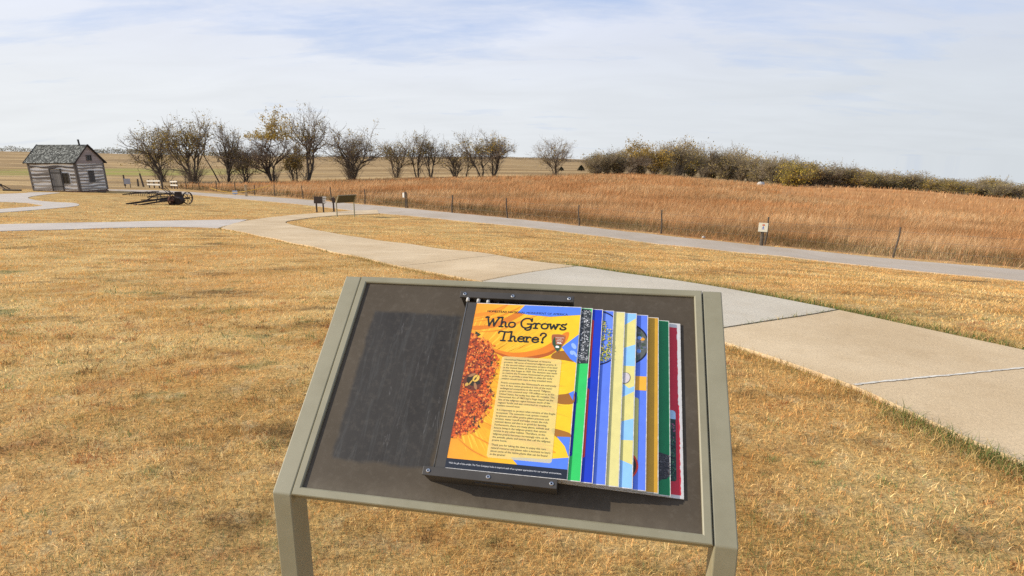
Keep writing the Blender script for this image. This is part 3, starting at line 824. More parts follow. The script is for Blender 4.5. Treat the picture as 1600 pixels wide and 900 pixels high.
for _ in range(90):                         # dark hollows between the florets
    c = (rnd.uniform(x0 + .003, -.205), rnd.uniform(.085, .330))
    if bool(inside(np.array([c[0]]), np.array([c[1]]), dpoly)[0]): sh.lay = text_level + 38; sh.poly([(c[0] + .0026 * math.cos(a) * rnd.uniform(.5, 1.2), c[1] + .0026 * math.sin(a) * rnd.uniform(.5, 1.2)) for a in (0, 1.05, 2.1, 3.14, 4.2, 5.2)], (.10, .020, .010), step=0)
sh.lay = text_level + 40
# bumblebee on the florets
sh.ell((-.246, .2085), .024, .021, (.14, .035, .014), -.5); sh.lay += 1
sh.ell((-.246, .2105), .0165, .0125, (.030, .020, .010), -.5); sh.lay += 1
sh.ell((-.2385, .2175), .0078, .0098, (.74, .47, .08), -.5)
sh.ell((-.2590, .2000), .0040, .0050, (.60, .36, .07), -.5)
sh.ell((-.2500, .2065), .0018, .0088, (.62, .36, .06), -.5)
sh.ell((-.2400, .2160), .0022, .0050, (.10, .06, .02), -.5)
sh.ell((-.2310, .2065), .0048, .0046, (.03, .022, .014), -.5)
for q, a in (((-.2500, .2250), .5), ((-.2370, .1975), -1.2)): sh.ell(q, .0095, .0035, (.36, .17, .07), a)
for q in ((-.2590, .196), (-.2470, .1935), (-.2330, .228)): sh.stroke([q, (q[0] - .004, q[1] - .006)], .0012, (.02, .015, .01), 0)
# header and title
sh.lay = text_level
INK = (.012, .014, .012)
put_text(sh, 'HOMESTEAD NATIONAL MONUMENT OF AMERICA', -.241, .4018, .0086, INK, .2075, bold=.00012)
put_title(sh, 'Who Grows', -.2395, .3615, .0265, .0041, INK, .206)
put_title(sh, 'There?', -.1975, .3225, .0255, .0041, INK, .116)
# arrowhead emblem
ex, ey = -.0505, .3225
AH = [(-.0155, .0215), (-.008, .0235), (0, .0240), (.008, .0232), (.0155, .0200), (.0150, .008), (.0115, -.004), (.0065, -.015), (.0015, -.0235), (-.0045, -.0165), (-.0110, -.0050), (-.0150, .008)]
sh.poly([(ex + a * 1.06, ey + b * 1.06) for a, b in AH], (.42, .16, .055), smooth=3)
sh.poly([(ex + a, ey + b) for a, b in AH], (.36, .105, .035), smooth=3)
sh.poly([(ex + a, ey + b) for a, b in [(-.0118, -.003), (.0108, -.003), (.0065, -.0150), (.0015, -.0226), (-.0045, -.0160)]], (.035, .085, .035))
sh.poly([(ex + a, ey + b) for a, b in [(-.0090, .018), (-.0065, .008), (-.0050, -.004), (-.0125, -.004), (-.0125, .008)]], (.03, .075, .03), smooth=3)
sh.poly([(ex + a, ey + b) for a, b in [(-.003, .0005), (.0005, .0045), (.0030, .0020), (.0060, .0038), (.0105, -.0005)]], (.80, .78, .72))
sh.poly([(ex + a, ey + b) for a, b in [(-.0045, -.0105), (-.0040, -.0070), (-.001, -.0060), (.0035, -.0075), (.0042, -.0108), (.003, -.0118), (-.003, -.0118)]], (.84, .83, .78), smooth=3)
sh.lay += 1
for j, wd in enumerate(('NATIONAL', 'PARK', 'SERVICE')): put_text(sh, wd, ex + .0035, ey + .0145 - .0042 * j, .0043, (.80, .72, .62), center=True)
# text panel
sh.lay = text_level
sh.poly(rrect(-.1830, -.0370, .0320, .2800, .006), (1, 1, 1), 3)
sh.lay += 3
BODY = [["Homestead National Monument of America", "protects 100 acres of restored tallgrass prairie. It", "is the second oldest restoration project of its kind", "in the United States of America, and is an ongoing", "project that began in 1939. The decision was made", "to restore the Freeman Homestead to prairie in", "order to provide a visual link to what the early", "settlers would have seen as they traveled west."],
 ["Prairie ecosystems like Homestead's are extremely", "rare. In fact, native grassland is one of the most", "endangered ecosystems in the world. Tallgrass", "prairie once covered over 170 million acres in the", "United States, but today less than 4% remains. The", "Homestead Act of 1862 had a huge impact on the", "fate of the tallgrass region because much of the", "regions' fertile soil was converted to cropland as", "settlers moved west."],
 ["It is important to protect what remains of this fragile", "ecosystem. The extensive root system created", "by grasses and other prairie plants prevents soil", "erosion, water runoff and helps create the rich,", "nutrient dense soil that is so good for farming.", "Furthermore, there are many plants, animals and", "insects living in the tallgrass prairie that cannot", "survive in any other habitat. Therefore, as the", "tallgrass prairie becomes increasingly rare, so do", "the animals, plants and insects that call the tallgrass", "prairie home."],
 ["Thank you for taking the time to enjoy this rare", "natural resource and please take a moment to learn", "about some of the native plants that can be found", "in the prairie!"]]
yy = .2720
for para in BODY:
    for ln in para:
        put_text(sh, ln, -.1765, yy - .0022, .0064, (.022, .018, .010), bold=.00010); yy -= .00715
    yy -= .0034
# dark foot with the credit line
sh.poly([(-PW + .001, .0014), (-.0016, .0014), (-.0016, .0222), (-PW + .001, .0222)], (.012, .016, .026)); sh.lay += 1
put_text(sh, "With the gift of this exhibit, The Toro Company looks to inspire in each of us a greater appreciation for our outdoor environments.", -.2665, .0105, .0052, (.70, .70, .70), .2530)
# dark hinge strip down the bound side
sh.poly([(-PW, .0), (x0, .0), (x0, PL), (-PW, PL)], (1, 1, 1), 4)
o = finish_page(sh, 0); o['label'] = 'front page with orange flower, title and text panel'

# ---------------- page 1: green with a grey leaf-litter photograph
sh = page(1, (.030, .56, .115), None)
sh.poly([(-.10, .2690), (-.0020, .2760), (-.0020, .4150), (-.006, .4255), (-.10, .4255)], (.030, .034, .036))
for i in range(520):
    c = (rnd.uniform(-.042, -.005), rnd.uniform(.277, .420)); a = rnd.uniform(0, 3.14); l = rnd.uniform(.003, .009); w = rnd.uniform(.0006, .0016)
    g_ = rnd.choice((.03, .10, .22, .42, .62)); d = np.array((math.cos(a), math.sin(a))); q = np.array((-d[1], d[0])); c = np.array(c)
    P = [c - d * l / 2, c + q * w, c + d * l / 2, c - q * w]
    if max(p[0] for p in P) > -.002: continue
    sh.poly(P, (g_, g_ * 1.02, g_ * 1.03), step=1 if i % 20 == 0 else 0)
sh.poly(rrect(-.20, -.0225, .0520, .2030, .005), (.012, .022, .32))
finish_page(sh, 1)['label'] = 'green page edge with a grey leaf photograph'
# ---------------- page 2: deep blue with two red panels
sh = page(2, (.008, .040, .50), None)
for y0, y1 in ((.2400, .3980), (.0530, .2150)): sh.poly(rrect(-.22, -.0205, y0, y1, .005), (.72, .045, .020))
finish_page(sh, 2)['label'] = 'deep blue page edge with two red panels'
# ---------------- page 3: blue with goldenrod in a ring
sh = page(3, (.105, .20, .76), None)
cx, cy, rr = -.047, .352, .077
def cut_disc(c, r, xmax, n=48):
    return [(min(xmax, c[0] + r * math.cos(2 * math.pi * k / n)), c[1] + r * math.sin(2 * math.pi * k / n)) for k in range(n)]
sh.poly(cut_disc((cx, cy), rr, -.0018), (.012, .014, .06))
sh.poly(cut_disc((cx, cy), rr - .004, -.0018), (.13, .24, .78))
for i in range(420):
    x_ = rnd.uniform(-.030, -.0035); y_ = rnd.uniform(.286, .398)
    if math.hypot(x_ - cx, y_ - cy) > rr - .007: continue
    dens = (abs(x_ + .008) < .006 and y_ < .375) or (abs(x_ + .023) < .005) or y_ < .325
    if not dens: continue
    sh.ell((x_, y_), rnd.uniform(.0008, .0022), rnd.uniform(.0008, .002), rnd.choice([(.62, .48, .03), (.45, .42, .04), (.20, .30, .04), (.72, .62, .12), (.08, .14, .05)]), n=6)
finish_page(sh, 3)['label'] = 'blue page edge with a ringed goldenrod photograph'
# ---------------- page 4: pale yellow
sh = page(4, (.72, .65, .25), None); finish_page(sh, 4)['label'] = 'plain pale yellow page edge'
# ---------------- page 5: pale yellow and light blue checks
sh = page(5, (.27, .54, .90), None)
PY = (.72, .65, .22)
sh.poly([(-.06, .370), (-.0018, .4140), (-.0018, .3410), (-.06, .318)], PY)
sh.poly([(-.06, .2825), (-.0018, .2840), (-.0018, .2330), (-.0100, .2290), (-.0140, .2270), (-.06, .262)], PY)
sh.poly([(-.0020, .2200), (-.0018, .1550), (-.06, .135), (-.06, .185)], PY)
sh.poly([(-.06, .1020), (-.0018, .1050), (-.0018, .0510), (-.06, .070)], PY)
sh.ell((-.0230, .2520), .0125, .0150, (.16, .14, .12), -.35); sh.ell((-.0235, .2525), .0110, .0135, (.62, .56, .55), -.35)
finish_page(sh, 5)['label'] = 'page edge of light blue and pale yellow wedges'
# ---------------- page 6: blue with a dark ringed photograph and an orange band
sh = page(6, (.105, .20, .76), None)
cx, cy, rr = -.054, .346, .058
sh.poly(cut_disc((cx, cy), rr, -.0018), (.010, .012, .03))
sh.poly(cut_disc((cx, cy), rr - .004, -.0018), (.10, .11, .10))
for i in range(60):
    q = (rnd.uniform(-.035, -.006), rnd.uniform(.305, .388))
    if math.hypot(q[0] - cx, q[1] - cy) > rr - .010: continue
    sh.ell(q, rnd.uniform(.002, .006), rnd.uniform(.002, .006), rnd.choice([(.06, .08, .05), (.18, .18, .18), (.12, .14, .20), (.05, .10, .05), (.24, .22, .23)]), n=9)
sh.ell((-.013, .3600), .006, .004, (.75, .36, .03)); sh.ell((-.020, .3630), .005, .005, (.15, .32, .75)); sh.ell((-.021, .3270), .005, .005, (.12, .28, .70))
sh.poly([(-.06, .2260), (-.0018, .2265), (-.0018, .2620), (-.06, .2612)], (.86, .42, .035))
sh.poly(rrect(-.22, -.0185, .0600, .2080, .006), (.60, .58, .19))
sh.poly(cut_disc((-.050, .0510), .0330, -.002), (.72, .055, .020)); sh.poly(cut_disc((-.050, .0510), .0290, -.002), (.035, .032, .030))
finish_page(sh, 6)['label'] = 'blue page edge with an orange band and ringed pictures'
# ---------------- page 7: ochre
sh = page(7, (.60, .32, .020), None); finish_page(sh, 7)['label'] = 'plain ochre page edge'
# ---------------- page 8: green with a dark bird
sh = page(8, (.006, .20, .062), None)
sh.poly([(-.08, .100), (-.040, .096), (-.012, .090), (-.0018, .0880), (-.0018, .0430), (-.008, .0370), (-.020, .0330), (-.030, .024), (-.08, .020)], (.045, .040, .040))
for i in range(130):
    q = (rnd.uniform(-.030, -.003), rnd.uniform(.036, .087)); sh.ell(q, rnd.uniform(.001, .004), rnd.uniform(.0005, .0016), rnd.choice([(.09, .08, .08), (.02, .02, .02), (.14, .13, .125), (.06, .045, .04)]), rnd.uniform(-.6, .1), n=7)
finish_page(sh, 8)['label'] = 'dark green page edge with a dark bird picture'
# ---------------- page 9: red with a worn white border
sh = page(9, (.62, .60, .57), None)
pts = []
for i in range(80): pts.append((-.0085 + rnd.uniform(-.0012, .0010) + (.0025 if i < 40 else 0), .0070 + .4140 * i / 80))
pts += [(-.28, .4215), (-.28, .0070)]
sh.poly(pts, (.58, .022, .040))
sh.poly(rrect(-.20, -.0150, .0350, .1970, .006), (.020, .048, .035))
sh.poly([(-.20, .1970), (-.0210, .1970), (-.0165, .1945), (-.0150, .1905), (-.0150, .1760), (-.20, .1740)], (.40, .60, .80))
for i in range(170):
    q = (rnd.uniform(-.034, -.0175), rnd.uniform(.039, .172)); sh.ell(q, rnd.uniform(.0008, .003), rnd.uniform(.0008, .003), rnd.choice([(.04, .12, .06), (.015, .03, .025), (.07, .17, .09), (.03, .09, .075), (.30, .10, .16) if q[1] > .12 else (.02, .05, .03)]), n=6)
finish_page(sh, 9)['label'] = 'red page edge with a torn white border'
# hinge rods
for k in range(10):
    mb = MB(); nl = .054 - .003 * k; a = UR[k] - PW - .0035
    mb.tube([(a, .0800, nl), (a, .5300, nl)], .0020, 8); r_ = tilted(mb.build('hinge_rod', M['rod_steel'], sign, smooth=True))
    if k < 3:
        mb = MB(); mb.tube([(a + .0005, .5180, nl + .001), (a + .0005, .5285, nl + .001)], .0048, 10); mb.build('hinge_cap', M['rod'], r_, smooth=True)

# ---- the second stand, seen from behind beside the far bend of the path
def far_stand(loc, rz):
    root, _ = make_stand(loc, rz, 'small distant display stand seen from behind at the bend of the path', None)
    return root
far_stand((-9.30, 31.95, gz(-9.30, 31.95)), R(217))

# ================================================================== CABIN
def cabin():
    cx, cy = -40.85, 54.6; L, Wd, Hh, RH = 4.85, 3.30, 2.72, 1.50
    zb = gz(cx - 1.5, cy + 1) + .12
    root = empty('log_cabin', (cx, cy, zb), R(-6), 'weathered log cabin with pale chinking and a wood shingle roof', 'cabin')
    # local frame: x from -L to 0 along the front, y from 0 back to Wd; the whole house leans a little to the left
    def sk(p): return (p[0] - .055 * p[2] * (1 if p[0] < -L * .6 else .75) , p[1], p[2])
    G1, G2, G3 = (.15, .13, .112), (.25, .22, .19), (.36, .325, .285)
    CH = (.88, .85, .78)
    def log_wall(name, x0, x1, axis, fixed, out, nlog, z1, openings):
        mb = MB(); rowh = z1 / nlog; n = 22
        def P(u, d, z): return sk((u, fixed + out * d, z)) if axis == 'x' else sk((fixed + out * d, u, z))
        mb.face([P(x0, 0, 0), P(x1, 0, 0), P(x1, 0, z1), P(x0, 0, z1)], CH, 1)
        mb.face([P(x0, -.16, 0), P(x1, -.16, 0), P(x1, -.16, z1), P(x0, -.16, z1)], G1, 0)
        for r in range(nlog):
            za, zb_ = r * rowh, (r + 1) * rowh; ph = rnd.uniform(0, 6); am = rowh * rnd.uniform(.09, .19); fr = rnd.uniform(1.2, 2.6)
            lo = []; hi = []
            for i in range(n + 1):
                u = x0 + (x1 - x0) * i / n
                w = am * math.sin(fr * u + ph) + .02 * math.sin(5.3 * u + ph * 2)
                lo.append(za + rowh * .20 + max(-.08, w)); hi.append(zb_ - rowh * .24 + am * .9 * math.sin(fr * .9 * u + ph + .8))
            c = lerp(G2, G3, rnd.random()) if rnd.random() < .75 else G1
            for i in range(n):
                ua, ub = x0 + (x1 - x0) * i / n, x0 + (x1 - x0) * (i + 1) / n
                if any(a < (ua + ub) / 2 < b and q0 < (za + zb_) / 2 < q1 for a, b, q0, q1 in openings): continue
                m0, m1 = (lo[i] + hi[i]) / 2, (lo[i + 1] + hi[i + 1]) / 2; d = .075
                A = [P(ua, .004, lo[i]), P(ub, .004, lo[i + 1]), P(ub, d, lo[i + 1] * .75 + m1 * .25), P(ua, d, lo[i] * .75 + m0 * .25)]
                B = [P(ua, d, lo[i] * .75 + m0 * .25), P(ub, d, lo[i + 1] * .75 + m1 * .25), P(ub, d, hi[i + 1] * .75 + m1 * .25), P(ua, d, hi[i] * .75 + m0 * .25)]
                Cc = [P(ua, d, hi[i] * .75 + m0 * .25), P(ub, d, hi[i + 1] * .75 + m1 * .25), P(ub, .004, hi[i + 1]), P(ua, .004, hi[i])]
                for q in (A, B, Cc): mb.face(q, c, 0)
            for i, u in ((0, x0), (n, x1)):
                mb.face([P(u, .004, lo[i]), P(u, .075, lo[i] * .7 + hi[i] * .3), P(u, .075, lo[i] * .3 + hi[i] * .7), P(u, .004, hi[i])], G1, 0)
        # corner boards
        for u in (x0 + .06, x1 - .06):
            p = [P(u - .07, .082, 0), P(u + .07, .082, 0), P(u + .07, .082, z1), P(u - .07, .082, z1)]; mb.face(p, G1, 0)
            p2 = [P(u + .07, .004, 0), P(u + .07, .004, z1), P(u + .07, .082, z1), P(u + .07, .082, 0)]; mb.face(p2, G1, 0)
            p3 = [P(u - .07, .004, 0), P(u - .07, .004, z1), P(u - .07, .082, z1), P(u - .07, .082, 0)]; mb.face(p3, G1, 0)
        return mb.build(name, [M['old_timber'], M['plain_ink']], root)
    dx0, dx1 = -2.62, -1.62; wx0, wx1 = -1.46, -.86
    f = log_wall('wall', -L, 0, 'x', 0, -1, 8, Hh, [(dx0 - .1, dx1 + .1, .1, 1.95), (wx0 - .1, wx1 + .1, .6, 1.65)])
    g = log_wall('wall', 0, Wd, 'y', 0, 1, 9, Hh - .2, [(1.22, 1.92, .75, 1.85)])
    log_wall('wall', 0, Wd, 'y', -L, -1, 8, Hh, []); log_wall('wall', -L, 0, 'x', Wd, 1, 8, Hh, [])
    # gable of reddish boards
    for xx, o_ in ((.02, 1), (-L - .02, -1)):
        mb = MB(); nb = 11; z0 = Hh - .2
        for k in range(nb):
            za = z0 + (RH + .2) * k / nb; zc = z0 + (RH + .2) * (k + 1) / nb
            def half(z): return Wd / 2 * max(0.0, 1 - max(0, z - Hh) / RH)
            ha, hb = half(za), half(zc); c = lerp((.30, .245, .22), (.40, .335, .30), rnd.random())
            y = Wd / 2
            mb.face([sk((xx + .030 * o_, y - ha, za)), sk((xx + .030 * o_, y + ha, za)), sk((xx + .012 * o_, y + hb, zc)), sk((xx + .012 * o_, y - hb, zc))], c)
            mb.face([sk((xx + .030 * o_, y - ha, za)), sk((xx + .030 * o_, y + ha, za)), sk((xx + .006 * o_, y + ha, za - .004)), sk((xx + .006 * o_, y - ha, za - .004))], G1)
        mb.build('gable', M['old_timber'], root)
    # roof of split shingles
    mb = MB(); rows, cols = 17, 46; ov = .24
    ry, rz_ = Wd / 2, Hh + RH
    for side in (0, 1):
        ey = -ov if side == 0 else Wd + ov; ez = Hh - ov * RH / (Wd / 2) + .06
        for r in range(rows):
            for c_ in range(cols):
                t0 = r / rows; t1 = min(1.0, (r + 1.35) / rows) ; x0 = -L - .22 + (L + .42) * c_ / cols; x1 = -L - .22 + (L + .42) * (c_ + 1) / cols - .012
                t0 += rnd.uniform(-.012, .006)
                def Q(x, t, up): return sk((x, ey + (ry - ey) * t, ez + (rz_ + .06 - ez) * t + up))
                g_ = rnd.choice((.09, .13, .18, .24, .30, .42)) * rnd.uniform(.85, 1.15)
                col = (g_ * .95, g_ * .94, g_ * .80)
                u = rnd.uniform(.030, .055)
                mb.face([Q(x0, t0, u), Q(x1, t0, u + rnd.uniform(-.008, .008)), Q(x1, t1, .008), Q(x0, t1, .008)], col)
                mb.face([Q(x0, t0, u), Q(x0, t0, 0), Q(x1, t0, 0), Q(x1, t0, u)], (.03, .028, .025))
        mb.face([sk((-L - .22, ey, ez - .03)), sk((.2, ey, ez - .03)), sk((.2, ry, rz_ + .03)), sk((-L - .22, ry, rz_ + .03))], (.05, .042, .035))
    # barge boards along the gable
    for xx in (.205, -L - .225):
        for ey in (-ov, Wd + ov):
            ez = Hh - ov * RH / (Wd / 2) + .04
            a, b = sk((xx, ey, ez)), sk((xx, ry, rz_ + .06)); mb.bar(a, b, .04, .12, (.045, .038, .034))
    roof = mb.build('roof', M['shingle_wood'], root)
    mb = MB(); p0 = sk((-.55, Wd / 2 - .1, Hh + RH - .1)); mb.tube([p0, (p0[0] - .04, p0[1], p0[2] + .32), (p0[0] - .07, p0[1], p0[2] + .58)], .075, 8); mb.tube([(p0[0] - .07, p0[1], p0[2] + .58), (p0[0] - .075, p0[1], p0[2] + .64)], .09, 8)
    mb.build('chimney', M['pipe'], roof, smooth=False)
    # door, with planks, and its frame
    mb = MB(); npk = 6
    for k in range(npk):
        a = dx0 + (dx1 - dx0) * k / npk; b = dx0 + (dx1 - dx0) * (k + 1) / npk - .012
        c = lerp((.16, .15, .138), (.24, .228, .21), rnd.random())
        mb.face([sk((a, -.095, .05)), sk((b, -.095, .05)), sk((b, -.095, 1.92)), sk((a, -.095, 1.92))], c)
    mb.face([sk((dx0, -.080, .05)), sk((dx1, -.080, .05)), sk((dx1, -.080, 1.92)), sk((dx0, -.080, 1.92))], (.02, .018, .016))
    for z in (.35, 1.6): mb.face([sk((dx0 + .03, -.102, z)), sk((dx1 - .03, -.102, z)), sk((dx1 - .03, -.102, z + .13)), sk((dx0 + .03, -.102, z + .13))], (.085, .078, .07))
    dr = mb.build('door', M['old_timber'], root)
    mb = MB(); mb.bar(sk((dx0 + .12, -.125, 1.0)), sk((dx0 + .12, -.125, 1.14)), .025, .03, (.03, .028, .026)); mb.build('handle', M['rust'], dr)
    mb = MB()
    for a, b in (((dx0 - .06, -.09, .02), (dx0 - .06, -.09, 2.0)), ((dx1 + .06, -.09, .02), (dx1 + .06, -.09, 2.0)), ((dx0 - .12, -.09, 2.03), (dx1 + .12, -.09, 2.03))): mb.bar(sk(a), sk(b), .12, .05, (.09, .08, .07))
    mb.build('door_frame', M['old_timber'], root)
    def window(a, b, z0, z1, axis, cols, rows, boarded=False):
        def P(u, d, z): return sk((u, -d, z)) if axis == 'x' else sk((d, u, z))
        mb = MB(); e = .06; c = (.12, .108, .095)
        for p, q in (((a, z0 - .03), (b, z0 - .03)), ((a, z1 + .03), (b, z1 + .03)), ((a - .03, z0 - .06), (a - .03, z1 + .06)), ((b + .03, z0 - .06), (b + .03, z1 + .06))):
            mb.bar(P(p[0], .085, p[1]), P(q[0], .085, q[1]), e, .05, c)
        if not boarded:
            for k in range(1, cols): mb.bar(P(a + (b - a) * k / cols, .072, z0), P(a + (b - a) * k / cols, .072, z1), .03, .02, c)
            for k in range(1, rows): mb.bar(P(a, .0725, z0 + (z1 - z0) * k / rows), P(b, .0725, z0 + (z1 - z0) * k / rows), .03, .021, c)
        w = mb.build('window', M['old_timber'], root)
        mb = MB()
        if boarded:
            for k in range(4):
                x0 = a + (b - a) * k / 4; x1 = a + (b - a) * (k + 1) / 4 - .01; cc = lerp((.075, .068, .064), (.10, .092, .086), rnd.random())
                mb.face([P(x0, .062, z0), P(x1, .062, z0), P(x1, .062, z1), P(x0, .062, z1)], cc)
            mb.face([P(a, .045, z0), P(b, .045, z0), P(b, .045, z1), P(a, .045, z1)], (.02, .02, .02))
            mb.build('shutter', M['old_timber'], w)
        else:
            mb.face([P(a, .055, z0), P(b, .055, z0), P(b, .055, z1), P(a, .055, z1)]); mb.build('pane', M['window_dark'], w)
    window(wx0, wx1, .72, 1.62, 'x', 2, 3); window(1.30, 1.82, .82, 1.82, 'y', 1, 1, True); window(1.42, 1.90, Hh + .12, Hh + .55, 'y', 2, 2)
    mb = MB()       # a low rubble footing, one connected wall of stones
    ring_ = [(-L, 0), (0, 0), (0, Wd), (-L, Wd)]; ring_ = densify(ring_, .22); n = len(ring_); V = []; F = []
    for i, (u, v) in enumerate(ring_):
        j1, j2 = rnd.uniform(-.03, .07), rnd.uniform(-.06, .05); cx_, cy_ = -L / 2, Wd / 2; d = Vector((u - cx_, v - cy_)).normalized()
        V += [(u + d.x * j1, v + d.y * j1, -.42), (u + d.x * (j1 + .03), v + d.y * (j1 + .03), -.16), (u + d.x * j2, v + d.y * j2, -.004)]
    for i in range(n):
        k = (i + 1) % n; F += [(3 * i, 3 * k, 3 * k + 1, 3 * i + 1), (3 * i + 1, 3 * k + 1, 3 * k + 2, 3 * i + 2)]
    mb.mesh(V, F)
    mb.build('foundation', M['fieldstone'], root)
cabin()
def ground_log(p, q, r, label):
    mb = MB(); n = 7; P = []
    for i in range(n + 1):
        t_ = i / n; x, y = p[0] + (q[0] - p[0]) * t_, p[1] + (q[1] - p[1]) * t_; P.append((x + .02 * math.sin(5 * t_), y, gz(x, y) + r * .8 + .01 * math.sin(9 * t_)))
    mb.tube(P, [r * (1 - .25 * i / n) for i in range(n + 1)], 8)
    tag(mb.build('fallen_log', M['post_wood']), label, 'log')
ground_log((-47.6, 54.0), (-45.9, 54.0), .10, 'grey log lying on the grass at the left end of the cabin')
ground_log((-39.9, 55.6), (-39.0, 55.4), .07, 'short dark log lying on the grass to the right of the cabin')

# ================================================================== OLD FARM IMPLEMENTS
def wheel(parent, c, r, rz, spokes=10, mat='rust', tilt=0.0):
    mb = MB(); n = 28
    Mx = Matrix.Rotation(rz, 3, 'Z') @ Matrix.Rotation(tilt, 3, 'Y')
    def P(a, q, w=0): return Vector(c) + Mx @ Vector((q * math.cos(a), w, q * math.sin(a)))
    for k in range(n):
        a0, a1 = 2 * math.pi * k / n, 2 * math.pi * (k + 1) / n
        for (r0, w0), (r1, w1) in (((r, -.05), (r, .05)), ((r, .05), (r - .03, .05)), ((r - .03, .05), (r - .03, -.05)), ((r - .03, -.05), (r, -.05))):
            mb.face([P(a0, r0, w0), P(a1, r0, w0), P(a1, r1, w1), P(a0, r1, w1)])
    w = mb.build('wheel', M[mat], parent)
    mb = MB()
    for k in range(spokes): mb.tube([P(2 * math.pi * k / spokes, .06, .03 * (-1) ** k), P(2 * math.pi * k / spokes, r - .02)], .016, 5)
    mb.build('spokes', M[mat], w)
    mb = MB(); mb.tube([P(0, 0, -.12), P(0, 0, .12)], .075, 10); mb.build('hub', M[mat], w)

def mower():
    x, y = -24.0, 41.7; z = gz(x, y)
    root = empty('farm_implement', (x, y, z), R(8), 'rusty horse drawn mower with spoked wheel and long beams on the grass', 'farm implement'); root.scale = (1.1, 1.1, 1.0)
    wheel(root, (.30, .30, .45), .45, R(72), 10); wheel(root, (-.28, -.70, .34), .34, R(76), 10, 'rust_red', .05)
    mb = MB(); mb.tube([(.3, .30, .45), (.0, -.25, .42), (-.28, -.70, .34)], .05, 8); mb.build('axle', M['rust'], root)
    mb = MB()
    mb.tube([(-.42, -.25, .48), (-.10, -.25, .46), (.20, -.22, .44)], [.16, .24, .20], 12); mb.box((-.05, -.2, .78), (.42, .34, .32), Matrix.Rotation(.25, 3, 'Z'), taper=.9); mb.box((-.2, -.3, .22), (.62, .5, .34), taper=.8); mb.tube([(.02, -.62, .30), (.06, -.30, .34), (.05, -.05, .30)], [.24, .30, .22], 10); mb.box((-.75, -.45, .34), (.7, .3, .16), Matrix.Rotation(.25, 3, 'Z'))
    mb.build('gear_housing', M['rust'], root, bevel=.02)
    mb = MB(); mb.bar((.05, -.2, .62), (-2.9, -1.0, .16), .11, .13); mb.build('pole', M['rust'], root)
    mb = MB(); mb.bar((-.3, -.5, .42), (-2.0, -1.45, .12), .09, .10); mb.tube([(-2.0, -1.45, .12), (-2.2, -1.55, .05)], [.10, .13], 8); mb.build('cutter_bar', M['rust'], root)
    mb = MB()
    for k in range(12):
        t_ = k / 12; a = Vector((-.5 - 1.45 * t_, -.61 - .8 * t_, .36 - .22 * t_)); mb.bar(a, a + Vector((.08, -.20, -.05)), .04, .02)
    mb.build('guard_fingers', M['rust'], root)
    mb = MB(); mb.tube([(-.2, -.1, .6), (-.75, .1, .95), (-1.0, .15, 1.12)], [.03, .025, .022], 6); mb.build('seat_spring', M['rust'], root)
    mb = MB(); n = 14
    top = [Vector((-1.05 + .21 * math.cos(2 * math.pi * k / n), .15 + .20 * math.sin(2 * math.pi * k / n), 1.16 + .05 * math.cos(2 * math.pi * k / n) ** 2)) for k in range(n)]
    for k in range(n): mb.face([top[k], top[(k + 1) % n], (-1.05, .15, 1.12)])
    mb.build('seat', M['rust_red'], root)
    for a, b in (((-.35, -.2, .55), (-.75, -.35, 1.35)), ((-.55, .0, .5), (-1.25, .1, 1.25)), ((-.9, -.35, .4), (-1.45, -.3, 1.0))):
        mb = MB(); mb.tube([a, tuple((Vector(a) + Vector(b)) / 2 + Vector((.03, 0, .05))), b], .022, 6); mb.build('lever', M['rust'], root)
    for a, b in (((-.2, -.2, .62), (-1.9, .1, .55)), ((-.3, .1, .45), (-2.3, -.35, .38)), ((-1.2, -.75, .3), (-1.5, .15, .5)), ((-1.8, .1, .55), (-2.0, -.8, .28))):
        mb = MB(); mb.bar(a, b, .05, .06); mb.build('frame_bar', M['rust'], root)
mower()
def rake(loc, rz, label, tines, w):
    x, y = loc; root = empty('farm_implement', (x, y, gz(x, y)), rz, label, 'farm implement')
    for k, (a, b) in enumerate((((-w, 0, .32), (w, 0, .32)), ((-w, .55, .28), (w, .55, .28)), ((-w * .8, -.4, .25), (w * .4, 1.0, .38)), ((w * .6, -.3, .25), (-w * .3, 1.1, .34)))):
        mb = MB(); mb.bar(a, b, .06, .07); mb.build('frame_bar', M['rust'], root)
    for k in range(tines):
        u = -w + 2 * w * k / (tines - 1); mb = MB()
        mb.tube([(u, .0, .34), (u, -.25, .36), (u, -.42, .22), (u, -.46, .02)], .02, 5); mb.build('tine', M['rust'], root)
    mb = MB(); mb.bar((0, .3, .36), (-w * 1.6, -.5, .10), .07, .09); mb.build('pole', M['rust'], root)
rake((-33.0, 51.8), R(-20), 'low rusty spring tooth harrow lying behind the mower', 11, 1.35)
rake((-30.2, 50.2), R(15), 'small rusty cultivator frame beside the gravel road behind the mower', 7, .8)
def plow():
    x, y = -48.6, 54.3; root = empty('walking_plow', (x, y, gz(x, y)), R(-5), 'old iron plow at the left edge of the picture beyond the loop path', 'plow')
    mb = MB(); mb.tube([(-1.4, .05, .50), (-.5, 0, .62), (.3, 0, .66), (.75, 0, .55)], [.05, .06, .06, .05], 8); mb.build('beam', M['rust'], root)
    for d in (-.12, .16):
        mb = MB(); mb.tube([(.2, d * .3, .55), (.8, d, .42), (1.25, d * 1.6, .12), (1.4, d * 1.8, .02)], [.05, .045, .04, .035], 7); mb.build('handle', M['rust'], root)
    mb = MB(); mb.face([(-.5, -.15, .0), (.25, -.1, .0), (.45, .1, .45), (-.1, .05, .5)]); mb.face([(-.5, -.18, .0), (.25, -.14, .0), (.45, .06, .45), (-.1, .01, .5)]); mb.build('share', M['rust_red'], root)
    wheel(root, (-1.2, 0, .22), .22, 0, 6)
plow()

